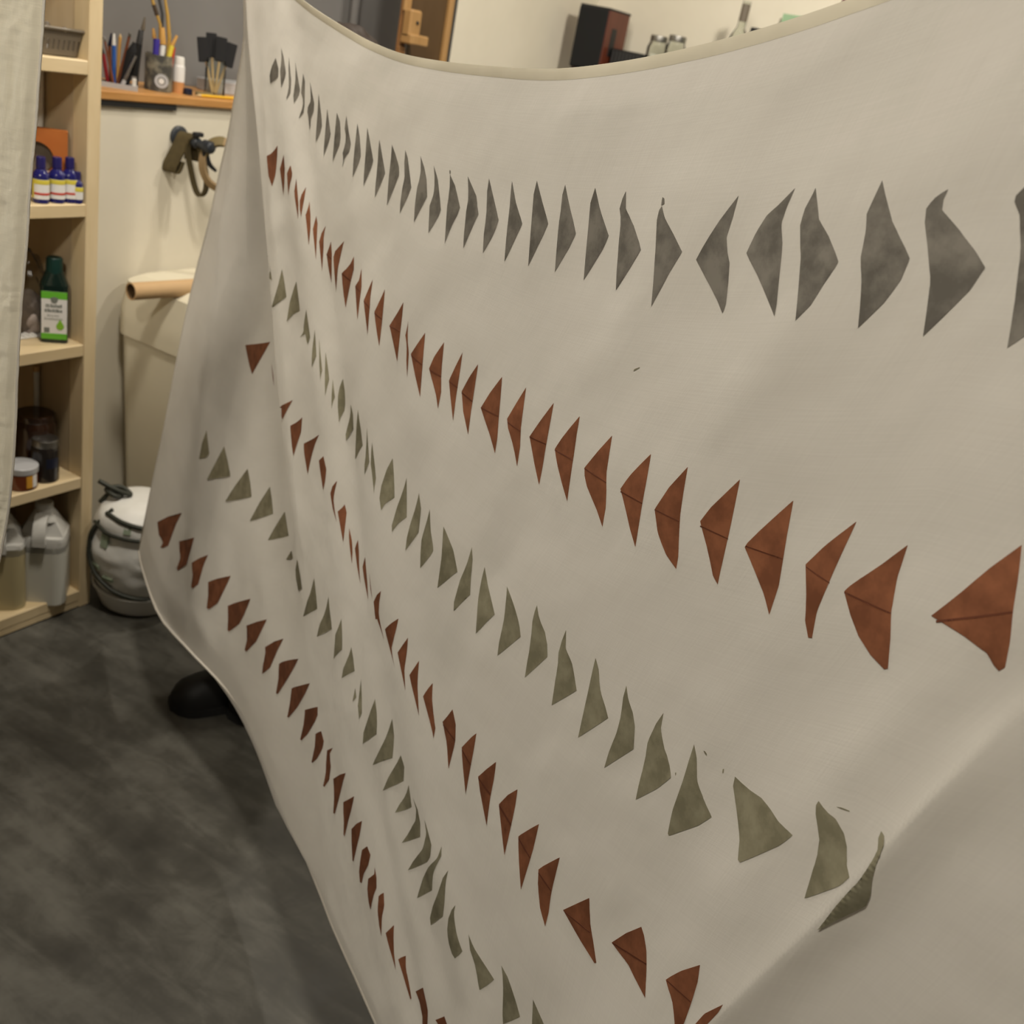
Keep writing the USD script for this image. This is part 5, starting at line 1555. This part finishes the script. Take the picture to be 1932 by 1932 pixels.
wr = (meshkit.fbm(qq_ * [34, 13, 1], 4, 31) - .5) * .008 + (np.abs(meshkit.fbm(qq_ * [75, 14, 1], 3, 33) - .5)) * -.011 + np.abs(meshkit.fbm(qq_ * [40, 60, 1], 3, 35) - .5) * -.006 + .012 * np.sin(qq_[..., 0] * 26 + 1.5 * np.sin(qq_[..., 1] * 3))
tow = -_n if (-_n) @ (EYE - d0) > 0 else _n
wr *= np.clip(qq_[..., 0] / 0.008, 0.25, 1)
G = G + tow * wr[..., None]
ii = np.arange(rows * cols).reshape(rows, cols)
qd = np.stack([ii[:-1, :-1], ii[:-1, 1:], ii[1:, 1:], ii[1:, :-1]], -1).reshape(-1, 4)
t = thing('plain_cloth', 'plain crinkled unbleached cotton cloth hanging at the left edge of the picture', 'cloth')
pm = usdkit.mesh(stage, numbered(path_of(t), 'fabric'), (G.reshape(-1, 3), np.vstack([qd[:, [0, 1, 2]], qd[:, [0, 2, 3]]])), M['cotton_plain'], True)
UsdGeom.PrimvarsAPI(pm).CreatePrimvar('wuv', Sdf.ValueTypeNames.Float3Array, 'vertex').Set([Gf.Vec3f(*map(float, q)) for q in qq_.reshape(-1, 3)])
obj('selvedge', tube(G[:, 0][::2], .0016, 6), 'cotton_edge', t, True)

# ------------------------------------------------------------------ the person behind the printed cloth
def RF(r, f, z): return r * Rv + f * Fv + z * Zv
hd0 = EYE + ray(626, 164) * ((2.20 / (ray(626, 164) @ Fv)))
hipc = RF(-0.530, 2.215, 0.80)
face = -(0.86 * Rv + 0.50 * Fv)
face /= np.linalg.norm(face)
rgt = np.cross(face, Zv)                         # the person's right hand side
def B(base, x, y, z): return base + rgt * x + face * y + Zv * z
per = thing('person', 'person in dark clothes and black shoes standing behind the printed cloth, holding up its corner', 'person')
chest = B(hipc, 0, .0, .30) + (hd0 - hipc) * [.4, .4, 0]
neckb = chest + Zv * .165
head = hd0.copy()
head[2] = hd0[2] - .005
sh = [neckb + rgt * s * .160 - Zv * .045 for s in (-1, 1)]
hip = [hipc + rgt * s * .085 for s in (-1, 1)]
toe_px = [(338, 1318), (437, 1346)]
toeA, toeB = atz(322, 1334, 0.0), atz(430, 1350, 0.0)
sdir = (atz(428, 1318, 0) - atz(340, 1330, 0))
sdir[2] = 0
sdir /= np.linalg.norm(sdir)
ank = [toeB + sdir * .20 + Zv * .085, toeA + sdir * .20 + Zv * .085]
knee = [(ank[k] + hip[k]) / 2 + face * .02 + Zv * .03 for k in (0, 1)]
corner = TL.copy()
# arms: the left hand holds the corner, the right hand helps just beside it
def pxF(px, py, f):
    d = ray(px, py)
    return EYE + d * (f / (d @ Fv))
hnd = [pxF(482, -84, 2.112), pxF(545, 40, 2.13)]
elb = [pxF(560, 215, 2.17), pxF(640, 330, 2.16)]
body_bones = [
    [(hipc + Zv * .02, (.125, .125, .10)), (chest - Zv * .13, (.115, .115, .09)), (chest + Zv * .03, (.125, .125, .10)), (neckb - Zv * .03, (.075, .075, .055))],
    [(neckb - Zv * .02, .052), (head - Zv * .085, .047), (head - Zv * .06 + face * .01, .055)],
    [(head + Zv * .022 - face * .012, (.078, .078, .088)), (head - Zv * .055 + face * .022, (.055, .055, .052))],
    [(head - Zv * .012 + face * .082, .009), (head - Zv * .030 + face * .098, .012)],
]
for s in (-1, 1):
    body_bones.append([(head + rgt * s * .078 - Zv * .005 - face * .01, (.010, .010, .026)), (head + rgt * s * .080 - Zv * .022 - face * .008, (.008, .008, .014))])
for k in (0, 1):
    body_bones.append([(neckb - Zv * .04, .055), (sh[k], .050), (elb[k], .038), (hnd[k] - (hnd[k] - elb[k]) * .10, .026)])
    body_bones.append([(hip[k], .085), (knee[k], .055), (ank[k], .038), (ank[k] - sdir * .10 - Zv * .045, .030)])
    d = (hnd[k] - elb[k]) / np.linalg.norm(hnd[k] - elb[k])
    up = Zv - d * (d @ Zv)
    up /= np.linalg.norm(up)
    sd = np.cross(d, up)
    pal = hnd[k] - d * .01
    body_bones.append([(hnd[k] - (hnd[k] - elb[k]) * .10, (.026, .026, .024)), (pal, .030), (pal + d * .035, .026)])
    for i, (o, ln) in enumerate(((-.027, .058), (-.009, .068), (.009, .064), (.027, .050))):
        b0 = pal + d * .045 + sd * o
        b1 = b0 + d * ln * .42 - up * .004
        b2 = b1 + d * ln * .18 - up * ln * .34
        b3 = b2 - d * ln * .22 - up * ln * .14
        body_bones.append([(b0 - d * .02, .0095), (b1, .0088), (b2, .0082), (b3, .0074)])
    b0 = pal - sd * .026
    body_bones.append([(b0, .012), (b0 - sd * .016 + d * .028 - up * .014, .010), (b0 - sd * .006 + d * .052 - up * .030, .0088)])
obj('body', blob(body_bones, .013, 10), 'skin', per, True)
def grown(bones, g): return [[(p, np.asarray(r, float) + g) for p, r in ch] for ch in bones]
top = [body_bones[0]] + [[(neckb - Zv * .04, .055), (sh[k], .050), (elb[k], .038), (elb[k] + (hnd[k] - elb[k]) * .58, .030)] for k in (0, 1)]
obj('sweater', blob(grown(top, .014), .02, 8), 'shirt', per, True)
legs = [[(hip[k] + Zv * .03, .088), (knee[k], .056), (ank[k] + Zv * .01, .044)] for k in (0, 1)] + [[(hipc + Zv * .05, (.125, .125, .07)), (hipc - Zv * .03, (.12, .12, .08))]]
obj('trousers', blob(grown(legs, .014), .02, 8), 'trousers', per, True)
# hair
hb_ = [[(head + Zv * .030 - face * .020, (.090, .090, .096)), (head + Zv * .0 - face * .035, (.084, .084, .09))],
       [(head + Zv * .0 - face * .05, (.075, .075, .08)), (head - Zv * .09 - face * .055, (.060, .060, .055))]]
hr_ = blob(hb_, .012, 4)
kp = (hr_.vertices - (head + face * .055 + Zv * .0)) @ face < 0.0
hr_.vertices += (meshkit.fbm(hr_.vertices * 60, 3, 2) - .5)[:, None] * (hr_.vertices - head) * .10
obj('hair', hr_, 'hair', per, True)
for s in (-1, 1):
    e0 = head + face * .068 + rgt * s * .030 + Zv * .004
    ey_ = obj('eye', trimesh.creation.icosphere(2, .0115).apply_translation(e0), 'eye_white', per, True)
    obj('iris', trimesh.creation.icosphere(2, .0058).apply_translation(e0 + face * .0075), 'eye_dark', ey_, True)
obj('mouth', blob([[(head - Zv * .068 + face * .070 - rgt * .018, .005), (head - Zv * .067 + face * .077, .0065), (head - Zv * .068 + face * .070 + rgt * .018, .005)]], .004, 3), 'lip', per, True)
# shoes
for toe in (toeA, toeB):
    L = .265
    side_ = np.cross(Zv, sdir)
    prof_ = []
    for u in np.linspace(0, 1, 20):
        wd = .056 * (1 - (1 - min(u / .22, 1)) ** 2.2) ** .5 * (1 - .20 * math.exp(-((u - .62) / .16) ** 2)) * (1 if u < .93 else math.sqrt(max(0.05, 1 - ((u - .93) / .075) ** 2)))
        ht = np.interp(u, [0, .08, .22, .40, .55, .70, 1], [.042, .066, .080, .092, .108, .115, .110])
        prof_.append((u, max(wd, .012), ht))
    v = []
    nn_ = 18
    for u, wd, ht in prof_:
        for a in np.linspace(0, 2 * math.pi, nn_, endpoint=False):
            cx = wd * math.copysign(abs(math.cos(a)) ** .8, math.cos(a))
            sz = math.sin(a)
            z = .018 + (ht - .018) * (abs(sz) ** .75) if sz > 0 else .018 - .004 * abs(sz)
            v.append(toe + sdir * L * u + side_ * cx * (1 - .28 * max(sz, 0)) + Zv * z)
    v = np.array(v)
    f = []
    m_ = len(prof_)
    for i in range(m_ - 1):
        for j in range(nn_):
            k2 = (j + 1) % nn_
            f += [[i * nn_ + j, i * nn_ + k2, (i + 1) * nn_ + k2], [i * nn_ + j, (i + 1) * nn_ + k2, (i + 1) * nn_ + j]]
    for i, sg_ in ((0, 1), (m_ - 1, -1)):
        c = len(v)
        v = np.vstack([v, v[i * nn_:(i + 1) * nn_].mean(0)])
        for j in range(nn_):
            k2 = (j + 1) % nn_
            f.append([c, i * nn_ + k2, i * nn_ + j] if sg_ > 0 else [c, i * nn_ + j, i * nn_ + k2])
    sm = trimesh.Trimesh(v, np.array(f), process=False)
    so = obj('shoe', sm, 'shoe_black', per, True)
    out = sg.Polygon([tuple((toe + sdir * L * u + side_ * wd * s_)[:2]) for s_, seq in ((1, prof_), (-1, prof_[::-1])) for u, wd, ht in seq]).buffer(.004)
    obj('sole', trimesh.creation.extrude_polygon(out, .020), 'sole_black', so, 40)
